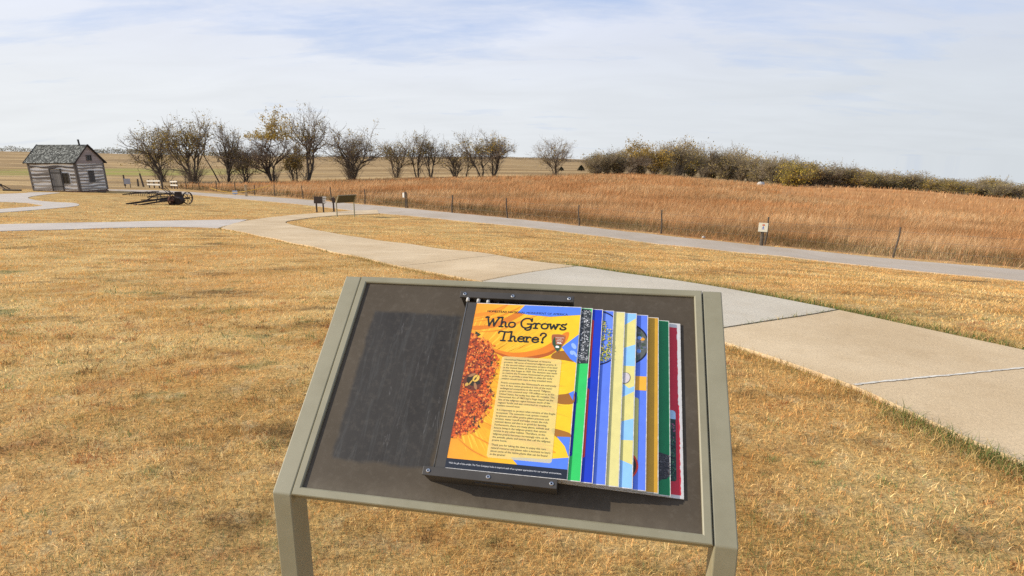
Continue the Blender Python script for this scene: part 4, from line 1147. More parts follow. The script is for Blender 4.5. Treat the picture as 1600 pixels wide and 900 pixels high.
# ================================================================== FENCES
POSTS = [(27.5, 5, 1.15), (21.5, 11.8, 1.15), (17.4, 16.9, 1.15), (14.17, 20.9, 1.14), (10.75, 24.0, 1.18), (7.16, 27.26, 1.15), (3.5, 29.75, 1.08), (-.26, 33.0, 1.15), (-3.8, 36.2, 1.12), (-7.4, 40.6, 1.10), (-11.41, 44.6, 1.15), (-15.19, 48.3, 1.18), (-18.56, 51.1, 1.15), (-22.37, 54.3, 1.12), (-25.1, 56.2, 1.0), (-28.56, 59.6, 1.15), (-32.2, 62.9, 1.2), (-35.21, 65.0, 1.0), (-37.6, 66.6, 1.45)]
def fence():
    root = empty('wire_fence', (POSTS[0][0], POSTS[0][1], gz(*POSTS[0][:2])), 0, 'long wire fence with crooked wooden posts beside the gravel road', 'fence')
    b = root.location
    for i, (x, y, h) in enumerate(POSTS):
        mb = MB(); z = gz(x, y); lx, ly = rnd.uniform(-.05, .05), rnd.uniform(-.05, .05); r0 = rnd.uniform(.033, .047)
        if i == 3: lx = .10
        if i == 7: lx = -.08
        P = []; n = 6
        for k in range(n + 1):
            t_ = k / n; P.append((x - b.x + lx * t_ + .018 * math.sin(7 * t_ + i), y - b.y + ly * t_, z - b.z - .15 + (h + .15) * t_))
        mb.tube(P, [r0 * (1.1 - .28 * k / n) for k in range(n + 1)], 7); mb.build('fence_post', M['post_wood'], root)
    for hz in (.35, .68, .98):
        mb = MB(); P = []
        for i in range(len(POSTS) - 1):
            for k in range(4):
                t_ = k / 4; x = POSTS[i][0] + (POSTS[i + 1][0] - POSTS[i][0]) * t_; y = POSTS[i][1] + (POSTS[i + 1][1] - POSTS[i][1]) * t_
                z = (1 - t_) * gz(*POSTS[i][:2]) + t_ * gz(*POSTS[i + 1][:2]) + hz - .03 * math.sin(math.pi * t_)
                P.append((x - b.x, y - b.y, z - b.z))
        mb.tube(P, .0035, 4); mb.build('wire', M['wire'], root)
fence()
def yard_fence():
    pts = [(-41.5, 68.6, 1.5), (-44.8, 70.3, 1.6), (-45.9, 71.0, .9), (-47.65, 71.2, 1.35), (-52, 72.5, 1.2), (-57, 74, 1.2)]
    root = empty('yard_fence', (pts[0][0], pts[0][1], gz(*pts[0][:2])), 0, 'dark post fence behind the implements to the right of the cabin', 'fence'); b = root.location
    for i, (x, y, h) in enumerate(pts):
        mb = MB(); z = gz(x, y) - b.z; l = -.28 if i == 1 else rnd.uniform(-.08, .08)
        mb.tube([(x - b.x, y - b.y, z - .1), (x - b.x + l * .5, y - b.y, z + h / 2), (x - b.x + l, y - b.y, z + h)], [.11, .10, .09], 7); mb.build('fence_post', M['post_wood'], root)
    for hz in (.45, .85):
        mb = MB(); mb.tube([(x - b.x, y - b.y, gz(x, y) - b.z + hz) for x, y, h in pts], .010, 4); mb.build('wire', M['wire'], root)
yard_fence()
def rails(p, q, label):
    x, y = (p[0] + q[0]) / 2, (p[1] + q[1]) / 2; root = empty('board_barrier', (x, y, gz(x, y)), 0, label, 'barrier'); b = root.location
    A, B = Vector((p[0] - x, p[1] - y, 0)), Vector((q[0] - x, q[1] - y, 0))
    for h, s in ((.42, .0), (.80, .06)):
        mb = MB(); n = 5
        for k in range(n):
            a = A.lerp(B, k / n); c = A.lerp(B, (k + 1) / n); mb.bar(a + Vector((0, -.05, h + s * k / n)), c + Vector((0, -.05, h + s * (k + 1) / n)), .05, .17)
        mb.build('board', M['white_paint'], root)
    for t_ in (.12, .5, .88):
        mb = MB(); a = A.lerp(B, t_); mb.bar(a + Vector((0, .02, -.1)), a + Vector((0, .02, 1.0)), .09, .09); mb.build('post', M['post_wood'], root)
rails((-43.1, 68.4), (-40.9, 67.3), 'left section of white two board barrier beyond the mower')
rails((-40.2, 68.1), (-38.85, 67.2), 'right section of white two board barrier against a dark fence post')

# ================================================================== SMALL SIGNS
def bsign():
    x, y = -11.85, 35.35; root = empty('direction_sign', (x, y, gz(x, y)), R(28), 'low brown trail board on two dark posts with three white arrow plates', 'trail board')
    for u in (-.19, .21):
        mb = MB(); mb.box((u, .03, .33), (.085, .085, .86)); mb.build('post', M['brown_sign'], root, bevel=.006)
    mb = MB(); mb.box((0, -.035, .76), (.66, .05, .42), Matrix.Rotation(.06, 3, 'Y')); bd = mb.build('board', M['brown_sign'], root, bevel=.006)
    for k in range(3):
        z = .62 + .145 * k; mb = MB()
        A = [(.16, z - .055), (.36, z - .055), (.43, z), (.36, z + .055), (.16, z + .055), (.20, z)]
        f = [(a, -.068, c) for a, c in A]; r_ = [(a, -.062, c) for a, c in A]
        mb.face(f); n = len(A)
        for i in range(n): mb.face([f[i], r_[i], r_[(i + 1) % n], f[(i + 1) % n]])
        mb.build('arrow_plate', M['white_paint'], root)
bsign()
def bollard():
    x, y = -11.2, 36.0; root = empty('trail_post', (x, y, gz(x, y)), R(20), 'short dark brown marker post between the trail board and the distant stand', 'marker post')
    mb = MB(); mb.box((0, 0, .40), (.10, .10, 1.0)); mb.box((0, 0, .915), (.10, .10, .03), taper=.6); mb.build('post', M['brown_sign'], root, bevel=.006)
    mb = MB(); mb.box((.02, -.058, .73), (.20, .012, .30)); mb.build('plaque', M['brown_sign'], root)
bollard()
def tsign():
    x, y = 10.42, 23.62; root = empty('warning_sign', (x, y, gz(x, y)), R(-16), 'square cream sign with small red and blue symbols on a wooden post', 'sign')
    mb = MB(); mb.tube([(0, 0, -.1), (.005, 0, .3), (0, 0, .80)], [.075, .07, .065], 9); mb.build('post', M['post_wood'], root)
    mb = MB(); mb.box((0, -.085, .78), (.36, .012, .37), Matrix.Rotation(.03, 3, 'Y')); pl = mb.build('plate', noisy('cream_plate', (.76, .70, .53), .06, 8, .5, .4).m, root, bevel=.003)
    q = Sheet2D()
    mb = MB(); yy = -.0935
    def pm(P, col): mb.face([(a, yy, c) for a, c in P], col)
    def ring(cx, cz, r, n=14): return [(cx + r * math.cos(2 * math.pi * k / n), cz + r * math.sin(2 * math.pi * k / n)) for k in range(n)]
    RED, BL = (.62, .16, .08), (.16, .20, .48)
    pm([(-.035, .845), (.05, .845), (.06, .875), (.045, .915), (.02, .900), (-.02, .915), (-.045, .885)], RED)
    pm([(-.05, .70), (.05, .70), (.055, .72), (-.055, .72)], BL); pm([(-.03, .735), (.03, .735), (.035, .775), (.0, .80), (-.035, .775)], BL); pm(ring(0, .815, .018), BL)
    mb.build('symbols', M['plain_ink'], root)
    mb = MB(); mb.box((0, -.06, .60), (.30, .05, .06)); mb.build('bracket', M['post_wood'], root)
tsign()
def tagpost():
    x, y = -7.5, 40.45; z = gz(x, y); root = empty('marker_tag', (x, y, z), R(-32), 'narrow white marker box fixed high on a fence post', 'marker')
    mb = MB(); mb.box((-.075, -.085, .90), (.15, .07, .33), taper=.96); mb.build('box', M['white_paint'], root, bevel=.006)
    mb = MB(); mb.tube([(.02, -.02, -.05), (.02, -.02, 1.14)], .038, 7); mb.build('post', M['post_wood'], root)
tagpost()
def ropepost():
    x, y = -24.9, 54.0; root = empty('gate_post', (x, y, gz(x, y)), 0, 'pale wooden post where a yellow rope is tied', 'post')
    mb = MB(); mb.box((0, 0, .48), (.17, .15, 1.1), taper=.95); mb.build('shaft', M['tan_wood'], root, bevel=.01); mb = MB(); mb.box((0, 0, 1.05), (.20, .18, .06)); mb.build('cap', M['tan_wood'], root)
    A, B, C = Vector((-31.3, 60.0, gz(-31.3, 60) + .55)), Vector((-24.9, 53.9, gz(-24.9, 53.9) + .50)), Vector((-22.6, 54.2, gz(-22.6, 54.2) + 1.05))
    mb = MB(); P = []
    for a, b, s in ((A, B, .25), (B, C, .05)):
        for k in range(9): t_ = k / 9; p = a.lerp(b, t_); P.append((p.x, p.y - .09, p.z - s * 4 * t_ * (1 - t_)))
    P.append(tuple(C)); mb.tube(P, .022, 5); tag(mb.build('rope', M['yellow']), 'yellow rope strung low along the far edge of the gravel road', 'rope')
    x, y = -27.2, 56.6; root = empty('ground_sign', (x, y, gz(x, y)), R(10), 'small pale blue sign standing low beside the gravel road', 'sign')
    mb = MB(); mb.box((0, 0, .26), (.46, .03, .34)); mb.build('plate', M['blue_board'], root, bevel=.004); mb = MB(); mb.box((0, .03, .08), (.05, .04, .3)); mb.build('stake', M['post_wood'], root)
    x, y = -44.2, 66.5; root = empty('notice_board', (x, y, gz(x, y)), R(24), 'pale grey notice board in front of the dark post fence', 'notice board')
    mb = MB(); mb.box((0, 0, .75), (.62, .04, .62)); mb.build('panel', M['grey_board'], root, bevel=.005)
    for u in (-.25, .25): mb = MB(); mb.box((u, .045, .35), (.06, .04, .9)); mb.build('post', M['post_wood'], root)
ropepost()
def rock(x, y, s, label):
    mb = MB(); n, m = 9, 5; V = [(0, 0, gz(x, y) + s * .75)]; V = []
    for j in range(m + 1):
        for k in range(n):
            ph = math.pi * j / m; th = 2 * math.pi * k / n; r = s * (1 + .18 * math.sin(3 * th + j) + .1 * math.sin(7 * th + 2 * j))
            V.append((x + r * math.sin(ph) * math.cos(th), y + r * .8 * math.sin(ph) * math.sin(th), gz(x, y) + s * .4 + .65 * r * math.cos(ph)))
    mb.mesh(V, [(j * n + k, j * n + (k + 1) % n, (j + 1) * n + (k + 1) % n, (j + 1) * n + k) for j in range(m) for k in range(n)])
    tag(mb.build('stone', M['stone'], smooth=True), label, 'stone')
rock(8.75, 25.9, .09, 'small pale stone at the foot of the tall grass by the gravel road')
rock(44.9, 104.5, .75, 'pale boulder far out in the rust coloured prairie')

def fallen_leaf(x, y, s, label):
    mb = MB(); z = gz(x, y) + .030; P = []; n = 10
    for k in range(n):
        a = 2 * math.pi * k / n; r = s * (1 + .25 * math.cos(2 * a)); P.append((x + r * math.cos(a + .6), y + .6 * r * math.sin(a + .6), z + .012 * math.sin(2 * a)))
    c = (x, y, z - .004)
    for k in range(n): mb.face([P[k], P[(k + 1) % n], c], (.56, .46, .26))
    mb.tube([P[0], (x + s * 1.9, y + s * .8, z + .004)], .0012, 4, (.35, .26, .14))
    tag(mb.build('fallen_leaf', M['plain_ink']), label, 'leaf')
fallen_leaf(-1.36, 3.52, .020, 'pale fallen leaf on the lawn left of the display stand')
fallen_leaf(2.62, 2.50, .018, 'pale fallen leaf in the green grass at the near edge of the concrete path')
fallen_leaf(-1.95, 2.1, .014, 'small pale fallen leaf on the lawn at the far left foreground')

# ================================================================== TREES
def tubes_np(segs, n):
    """segs: list of (polyline Nx3, radii N) -> V, loops, sizes"""
    V = []; Lp = []; base = 0; ang = np.linspace(0, 2 * np.pi, n, endpoint=False); ca, sa = np.cos(ang), np.sin(ang)
    for P, r in segs:
        d = np.gradient(P, axis=0); d /= np.linalg.norm(d, axis=1)[:, None] + 1e-9
        ref = np.where(np.abs(d[:, 2:3]) > .9, np.array([[1., 0, 0]]), np.array([[0, 0, 1.]]))
        ref = np.repeat(ref[:1], len(P), 0)
        x = np.cross(d, ref); x /= np.linalg.norm(x, axis=1)[:, None] + 1e-9; y = np.cross(d, x)
        V.append((P[:, None] + r[:, None, None] * (ca[None, :, None] * x[:, None] + sa[None, :, None] * y[:, None])).reshape(-1, 3))
        m = len(P); i = np.arange(m - 1)[:, None] * n + base; k = np.arange(n)[None, :]; k2 = (k + 1) % n
        Lp.append(np.stack([i + k, i + k2, i + n + k2, i + n + k], -1).reshape(-1, 4)); base += m * n
    V = np.concatenate(V); L = np.concatenate(Lp)
    return V, L.ravel(), np.full(len(L), 4)

def grow(seed, height_, width, stems, lean=(0, 0), levels=4, kids=(5, 4, 4, 3), spread=(22, 56), leafy=0, leafcols=None, tuft=0.0, base_brush=0, twig_r=.016, leaf_top=.45, leaf_size=.16, stem_spread=20, fork=.32, trunk=.0205):
    g = np.random.default_rng(seed); segs = [[] for _ in range(levels + 1)]
    def rec(p, d, L, r, lv):
        n = 5 if lv < 2 else (4 if lv < 3 else 3); P = [p]; q = p.copy(); dd = d.copy()
        for i in range(n):
            dd = dd + g.normal(0, .13 + .05 * lv, 3); dd[2] += .05 if lv < 3 else .02; dd /= np.linalg.norm(dd)
            q = q + dd * L / n; P.append(q.copy())
        P = np.array(P); rr = np.linspace(r, r * (.45 if lv < levels else .35), n + 1); segs[lv].append((P, rr))
        if lv >= levels: return
        nk = kids[lv] + int(g.integers(-1, 2))
        for k in range(max(2, nk)):
            f = 1.0 if k == 0 else g.uniform(.28 if lv else fork, .97); j = min(n - 1, int(f * n)); t_ = f * n - j
            pp = P[j] * (1 - t_) + P[j + 1] * t_; bd = P[j + 1] - P[j]; bd /= np.linalg.norm(bd)
            a = np.radians(g.uniform(*spread)) * (.45 if k == 0 else 1); ax = np.cross(bd, g.normal(0, 1, 3)); ax /= np.linalg.norm(ax) + 1e-9
            nd = bd * np.cos(a) + np.cross(ax, bd) * np.sin(a); nd[2] += .18; nd /= np.linalg.norm(nd)
            rec(pp, nd, L * g.uniform(.52, .82), max(twig_r * .6, r * g.uniform(.42, .62)), lv + 1)
    for s in range(stems):
        a = g.uniform(0, 2 * np.pi); sp = np.radians(g.uniform(4, stem_spread)) if stems > 1 else np.radians(5)
        d = np.array([np.sin(sp) * np.cos(a) + lean[0], np.sin(sp) * np.sin(a) + lean[1], np.cos(sp)]); d /= np.linalg.norm(d)
        b = np.array([.22 * np.cos(a), .22 * np.sin(a), -.15]) * (stems > 1); b[2] = -.15
        rec(b, d, height_ * g.uniform(.34, .48), height_ * trunk * (1.25 if stems == 1 else g.uniform(.8, 1.1)), 0)
    allP = np.concatenate([P for lv in segs for P, _ in lv]); top = np.percentile(allP[:, 2], 99.8); wd = np.percentile(allP[:, 0], 99) - np.percentile(allP[:, 0], 1)
    sc = np.array([width / wd, width / wd, height_ / top])
    for lv in segs:
        for i, (P, r) in enumerate(lv): lv[i] = (P * sc, r)
    for k in range(base_brush):         # suckers and brush round the foot
        a = g.uniform(0, 6.283); b = np.array([g.normal(0, .35), g.normal(0, .35), -.05]); d = np.array([np.cos(a) * .6, np.sin(a) * .6, 1.0]); L = height_ * g.uniform(.12, .34)
        P = np.array([b, b + d * L * .5 + g.normal(0, .08, 3), b + d * L + g.normal(0, .15, 3)]); segs[levels].append((P, np.array([.022, .016, .008])))
        for q in range(2):
            d2 = d + g.normal(0, .6, 3); segs[levels].append((np.array([P[1], P[1] + d2 * L * .25, P[1] + d2 * L * .45]), np.array([.014, .011, .006])))
    for i, (P, r) in enumerate(segs[levels]): segs[levels][i] = (P, np.maximum(r, twig_r * .5))
    tips = [P[-1] for P, _ in segs[levels]] + [P[1] for P, _ in segs[levels]]
    tr = tubes_np(segs[0] + segs[1], 7); br = tubes_np(sum(segs[2:], []), 4)
    lv_ = None
    if leafy:
        T = np.array(tips); T = T[T[:, 2] > height_ * leaf_top] if (T[:, 2] > height_ * leaf_top).sum() > 20 else T
        cl = T[g.integers(0, len(T), max(6, leafy // 6))]
        c = cl[g.integers(0, len(cl), leafy)] + g.normal(0, .24 + tuft, (leafy, 3))
        e1 = g.normal(0, 1, (leafy, 3)); e1 /= np.linalg.norm(e1, axis=1)[:, None]; e2 = np.cross(e1, g.normal(0, 1, (leafy, 3))); e2 /= np.linalg.norm(e2, axis=1)[:, None]
        s = leaf_size * g.uniform(.5, 1.3, leafy)[:, None]
        LV = np.stack([c - e1 * s, c + e2 * s * .5, c + e1 * s, c - e2 * s * .5], 1).reshape(-1, 3)
        col = np.array(leafcols)[g.integers(0, len(leafcols), leafy)] * g.uniform(.75, 1.2, (leafy, 1)); col = np.repeat(col, 4, 0)
        lv_ = (LV, np.arange(leafy * 4), np.full(leafy, 4), col)
    return tr, br, lv_

def make_tree(name, loc, parts, label, cat, group=None, rz=0.0, scl=(1, 1, 1), twig='twig'):
    root = empty(name, (loc[0], loc[1], gz(*loc)), rz, label, cat, group); root.scale = scl
    tr, br, lv = parts
    link('trunk', big_mesh('trunk', *tr, [M['bark']], smooth=True), root)
    link('branches', big_mesh('branches', *br, [M[twig]]), root)
    if lv is not None: link('foliage', big_mesh('foliage', *lv[:3], [M['leaves']], tint=lv[3]), root)
    return root
YL = [(.34, .25, .07), (.27, .21, .07), (.40, .30, .08), (.19, .16, .065)]
OL = [(.22, .18, .07), (.28, .21, .075), (.16, .14, .06), (.34, .25, .075)]
GRP = 'bare trees in the field behind the fence'
TREES = [
 ('hackberry', (-52.7, 87.5), 8.7, 8.2, 5, (-.20, 0), 700, OL, 70, 'bushy leaning tree with brown twigs, first in the row from the cabin'),
 ('hackberry', (-45.6, 82.9), 9.6, 7.6, 5, (-.05, 0), 900, OL, 150, 'spreading tree with dense dark brush at its foot, second from the cabin'),
 ('bare_tree', (-41.9, 85.4), 8.6, 5.2, 4, (-.12, 0), 260, OL, 25, 'thin bare tree with several slender trunks, left of the tall yellow-leaved tree'),
 ('bare_tree', (-39.1, 84.9), 5.6, 3.6, 3, (.05, 0), 260, OL, 30, 'short dark tree tucked against the left of the yellow-leaved tree'),
 ('elm_tree', (-35.4, 86.1), 9.6, 10.4, 3, (-.02, 0), 2300, YL, 50, 'broad tree with the most yellow leaves in its crown'),
 ('bare_tree', (-32.8, 87.6), 6.4, 3.6, 2, (.05, 0), 900, OL, 30, 'small narrow tree between the yellow-leaved tree and the tallest tree'),
 ('elm_tree', (-30.9, 87.2), 11.2, 7.6, 2, (.10, 0), 260, OL, 40, 'tallest bare tree of the row'),
 ('hackberry', (-25.6, 92.7), 8.5, 8.8, 8, (.0, 0), 500, OL, 180, 'fan shaped multi-stemmed tree standing alone with a bushy foot'),
 ('bare_tree', (-19.8, 99.1), 6.7, 6.4, 4, (-.04, 0), 350, OL, 50, 'low rounded bare tree just right of the fan shaped tree'),
 ('bare_tree', (-16.0, 98.1), 7.6, 4.9, 2, (-.1, 0), 300, YL, 15, 'upright bare tree, left one of a close pair'),
 ('bare_tree', (-13.7, 97.6), 7.9, 5.2, 2, (.06, 0), 200, OL, 15, 'upright bare tree, right one of a close pair'),
 ('bare_tree', (-9.6, 99.4), 6.1, 5.6, 4, (-.06, 0), 260, OL, 40, 'low wide bare tree between the close pair and the yellowish rounded tree'),
 ('bare_tree', (-8.0, 102.0), 5.2, 3.2, 1, (0, 0), 150, OL, 10, 'slim small tree behind the low wide bare tree'),
 ('elm_tree', (-5.3, 99.7), 7.7, 6.8, 2, (-.10, 0), 700, YL, 15, 'left half of the yellowish rounded pair of trees'),
 ('elm_tree', (-3.1, 100.7), 7.8, 6.2, 3, (.10, 0), 800, YL, 40, 'right half of the yellowish rounded pair of trees'),
 ('bare_tree', (8.4, 111.7), 6.9, 7.0, 3, (.02, 0), 180, OL, 40, 'lone bare tree apart from the others on the open skyline'),
]
for i, (nm, loc, h, w, st, ln, lf, lc, bb, lab) in enumerate(TREES):
    k = (6, 5, 4, 4) if st <= 3 else (5, 4, 4, 3)
    make_tree(nm, loc, grow(100 + i, h, w, st, ln, 4, k, leafy=int(lf * (1.3 if lc is YL else 2.8)), leaf_size=.13, leafcols=lc, base_brush=int(bb * .7), twig_r=.015, leaf_top=(.66 if i == 4 else .5) if lc is YL else .3), lab, 'tree', GRP)
# leaning bare stem between two of the trees
mb = MB(); x, y = -43.3, 84.0; z = gz(x, y); mb.tube([(x + .9, y, z - .1), (x + .2, y, z + 1.6), (x - .8, y, z + 3.6), (x - 1.9, y, z + 5.6)], [.10, .085, .06, .03], 6); mb.tube([(x - .8, y, z + 3.6), (x - .9, y, z + 4.6), (x - .7, y, z + 5.2)], [.04, .03, .02], 5)
tag(mb.build('bare_tree', M['bark']), 'single thin trunk leaning left between two bushy trees', 'tree')

# --- the long wood on the right: a few kinds, each copied with its parts
WK = {
 's': ('scrub_tree', dict(height_=6, width=6.4, stems=6, leafy=1100, leafcols=[(.26, .215, .115), (.34, .27, .13), (.21, .18, .11), (.38, .31, .13)], base_brush=160, twig_r=.028, leaf_top=.05, leaf_size=.17, tuft=.22)),
 'd': ('scrub_tree', dict(height_=6, width=6.4, stems=6, leafy=1200, leafcols=[(.20, .175, .10), (.25, .21, .12), (.16, .145, .09)], base_brush=160, twig_r=.028, leaf_top=.05, leaf_size=.17, tuft=.22)),
 'b': ('bare_tree', dict(height_=6.5, width=5.8, stems=4, leafy=450, leafcols=[(.28, .225, .12), (.34, .27, .13)], base_brush=130, twig_r=.026, leaf_top=.25, leaf_size=.18, tuft=.2)),
 'y': ('cottonwood', dict(height_=6.5, width=6.2, stems=4, leafy=1700, leafcols=[(.32, .235, .065), (.40, .285, .07), (.23, .18, .065), (.17, .145, .065)], base_brush=130, twig_r=.026, leaf_top=.25, leaf_size=.19, tuft=.30)),
}
WL = {'s': 'grey-brown leafless scrub tree in the long wood right of the lone bare tree', 'd': 'darkest brown scrub tree in the long wood right of the lone bare tree', 'b': 'taller bare twiggy tree rising out of the long wood', 'y': 'yellow-leaved tree among the brown scrub of the long wood', 'c': 'small dark evergreen cedar poking out of the long wood'}
def cedar(seed):
    g = np.random.default_rng(seed); n = 2600; h = g.uniform(.05, 1, n) ** .9; r = (1 - h) ** .75 * 1.25 * g.uniform(.5, 1.08, n); a = g.uniform(0, 6.283, n)
    c = np.stack([r * np.cos(a), r * np.sin(a), .25 + h * 4.9], 1); e1 = g.normal(0, 1, (n, 3)) + np.array([0, 0, .7]); e1 /= np.linalg.norm(e1, axis=1)[:, None]; e2 = np.cross(e1, g.normal(0, 1, (n, 3))); e2 /= np.linalg.norm(e2, axis=1)[:, None]
    s = .17 * g.uniform(.6, 1.2, n)[:, None]; LV = np.stack([c - e1 * s, c + e2 * s * .4, c + e1 * s, c - e2 * s * .4], 1).reshape(-1, 3)
    col = np.repeat(np.array([(.028, .036, .020), (.036, .042, .024), (.022, .028, .018)])[g.integers(0, 3, n)], 4, 0)
    tr = tubes_np([(np.array([[0, 0, -.1], [0, 0, 2.5], [0, 0, 4.9]]), np.array([.12, .08, .02]))], 6)
    br = tubes_np([(np.array([[0, 0, z], [.5 * np.cos(q) * (1 - z / 5.2), .5 * np.sin(q) * (1 - z / 5.2), z + .1], [1.0 * np.cos(q) * (1 - z / 5.2), 1.0 * np.sin(q) * (1 - z / 5.2), z + .1]]), np.array([.03, .02, .01])) for z, q in zip(g.uniform(.4, 4.6, 40), g.uniform(0, 6.28, 40))], 4)
    return tr, br, (LV, np.arange(n * 4), np.full(n, 4), col)
WOOD = [(17.1, 117.6, 3.2, 4.4, 's'), (19.3, 118.2, 3.7, 4.7, 'd'), (21.6, 119.0, 4.1, 4.5, 's'), (26.5, 118.5, 4.4, 4.4, 's'), (34.3, 128.5, 5.2, 4.8, 's'), (37.0, 130.6, 6.0, 5.5, 'b'), (42.2, 142.2, 5.3, 3.1, 'c'), (44.0, 142.3, 5.8, 5.3, 's'), (50.7, 154.3, 6.5, 5.8, 'b'), (56.0, 162.6, 5.6, 6.1, 's'), (55.0, 151.9, 6.4, 5.7, 's'), (64.5, 169.2, 7.3, 6.7, 'b'), (59.2, 149.7, 5.6, 5.6, 's'), (64.6, 157.4, 6.4, 5.9, 'y'), (59.4, 139.1, 5.0, 5.2, 's'), (75.8, 172.1, 6.3, 3.0, 'c'), (57.8, 126.9, 4.5, 4.8, 's'), (92.6, 185.2, 6.2, 6.2, 's'),
 (76.9, 167.0, 6.6, 5.9, 's'), (80.1, 167.0, 6.4, 5.8, 's'), (83.2, 167.0, 6.5, 8.3, 's'), (86.4, 167.0, 6.6, 7.2, 'b'), (89.5, 167.0, 6.0, 8.0, 'b'), (92.7, 167.0, 6.6, 8.3, 'd'), (95.8, 167.0, 6.0, 7.9, 's'), (99.0, 167.0, 6.6, 6.4, 'd'), (110, 185, 6.2, 8, 's'), (104, 178, 6.0, 8, 'd'), (114, 190, 6.3, 8, 'y'),
 (129.1, 211.2, 6.5, 8.4, 's'), (119.2, 189.1, 6.2, 7.1, 's'), (125.9, 193.9, 6.5, 9.7, 's'), (138.2, 206.9, 7.2, 8.0, 'd'), (143.2, 208.4, 6.4, 8.8, 'y'), (135.6, 192.2, 6.8, 7.9, 's'), (136.2, 188.0, 6.1, 6.4, 's'), (143.9, 193.5, 6.0, 8.2, 'd'), (147.8, 193.8, 6.8, 9.9, 's'), (140.2, 179.5, 5.9, 8.0, 'y'), (149.6, 186.9, 6.8, 8.7, 'b'), (163.5, 199.6, 7.2, 7.8, 's'), (169.4, 202.2, 7.2, 8.8, 's'), (155.5, 181.5, 6.3, 7.0, 's'), (156.4, 178.7, 6.6, 8.8, 'b'), (181.7, 203.2, 6.4, 6.8, 'b'), (172.2, 188.5, 7.4, 8.5, 's'), (187.6, 201.2, 7.5, 8.9, 'y'), (178.3, 187.5, 7.1, 8.2, 's'), (183.2, 188.9, 7.4, 6.4, 's'), (188.0, 190.1, 6.3, 9.7, 's'), (182.0, 180.6, 6.1, 7.4, 's'), (186.0, 181.2, 7.2, 8.4, 's'), (210.3, 201.1, 7.1, 6.8, 'y'), (203.1, 187.5, 6.0, 8.4, 's'), (213.9, 194.1, 6.9, 7.9, 's'), (207.2, 184.9, 6.7, 8.3, 'y'), (235.4, 206.6, 6.4, 7.0, 'b'), (215.6, 186.1, 6.5, 8.8, 's'), (244.9, 208.0, 6.7, 7.1, 'b'), (235.9, 197.2, 5.7, 8.0, 'd')]
# a second rank fills the wood behind the first
for (x, y, h, w, k) in list(WOOD):
    if k == 'c' or rnd.random() < .3: continue
    r_ = math.hypot(x, y); f = 1 + rnd.uniform(5, 9) / r_; WOOD.append((round(x * f + rnd.uniform(-2, 2), 1), round(y * f, 1), h * .95, w * 1.15, rnd.choice('ssdsb')))
WOOD = [(x, y, h * (1 if k == 'c' else rnd.uniform(.95, 1.45) if math.degrees(math.atan2(x, y)) < 27 else rnd.uniform(.84, 1.10)), w * rnd.uniform(.95, 1.25), (rnd.choice('ysyb') if k in 'sd' and rnd.random() < .5 else k)) for (x, y, h, w, k) in WOOD]
protos = {}
for j, (x, y, h, w, k) in enumerate(WOOD):
    key = k + (str(j % 3) if k in 's' else str(j % 2))
    gname = 'scrub trees of the long wood on the right skyline'
    if key not in protos:
        if k == 'c': parts = cedar(300 + j); base = (5.2, 2.6); nm = 'cedar'
        else: nm, kw = WK[k]; parts = grow(200 + j, levels=3, kids=(6, 5, 6), spread=(18, 50), fork=.35, **kw); base = (kw['height_'], kw['width'])
        o = make_tree(nm, (x, y), parts, WL[k], 'tree', gname, twig='scrub_twig'); protos[key] = (o, base)
        o.scale = (w / base[1], w / base[1], h / base[0])
    else:
        src, base = protos[key]; o = copy_tree(src)
        o.location = (x, y, gz(x, y)); o.rotation_euler = (0, 0, rnd.uniform(0, 6.28)); o.scale = (w / base[1], w / base[1], h / base[0])
# marked individuals standing out from the wood
make_tree('cottonwood', (23.5, 115.4), grow(401, 6.6, 6.2, 2, (.05, 0), 4, (6, 5, 4, 3), leafy=1700, leafcols=[(.24, .18, .07), (.30, .23, .09), (.18, .14, .06)], base_brush=60, twig_r=.022, leaf_top=.55, tuft=.1), 'tall tree with a pale tan crown at the left end of the long wood', 'tree')
make_tree('cottonwood', (30.0, 122.5), grow(402, 5.8, 6.8, 4, (0, 0), 3, (6, 5, 5), leafy=3600, leafcols=[(.36, .245, .065), (.44, .30, .07), (.26, .19, .065)], base_brush=120, twig_r=.026, leaf_top=.25, tuft=.3, leaf_size=.19), 'rounded golden brown tree next right of the pale tan crown', 'tree')
make_tree('cottonwood', (58.2, 121.0), grow(403, 4.9, 6.6, 6, (0, 0), 3, (6, 5, 5), leafy=4200, leafcols=[(.30, .245, .06), (.38, .29, .065), (.22, .19, .06), (.15, .14, .06)], base_brush=120, twig_r=.026, leaf_top=.08, tuft=.32, leaf_size=.19), 'low yellow-green bush at the near corner of the wood where the prairie crest begins', 'bush')
for (x, y, h, w, lab) in ((18.2, 153.1, 1.6, 2.4, 'tiny dark evergreen on the skyline at the left tip of the long wood'), (13.0, 153.1, 1.1, 1.7, 'tiniest dark evergreen alone between the lone bare tree and the wood')):
    o = copy_tree(protos[[k for k in protos if k[0] == 'c'][0]][0]); o['label'] = lab; o.location = (x, y, gz(x, y)); o.scale = (w / 2.6, w / 2.6, h / 5.2); del o['group']

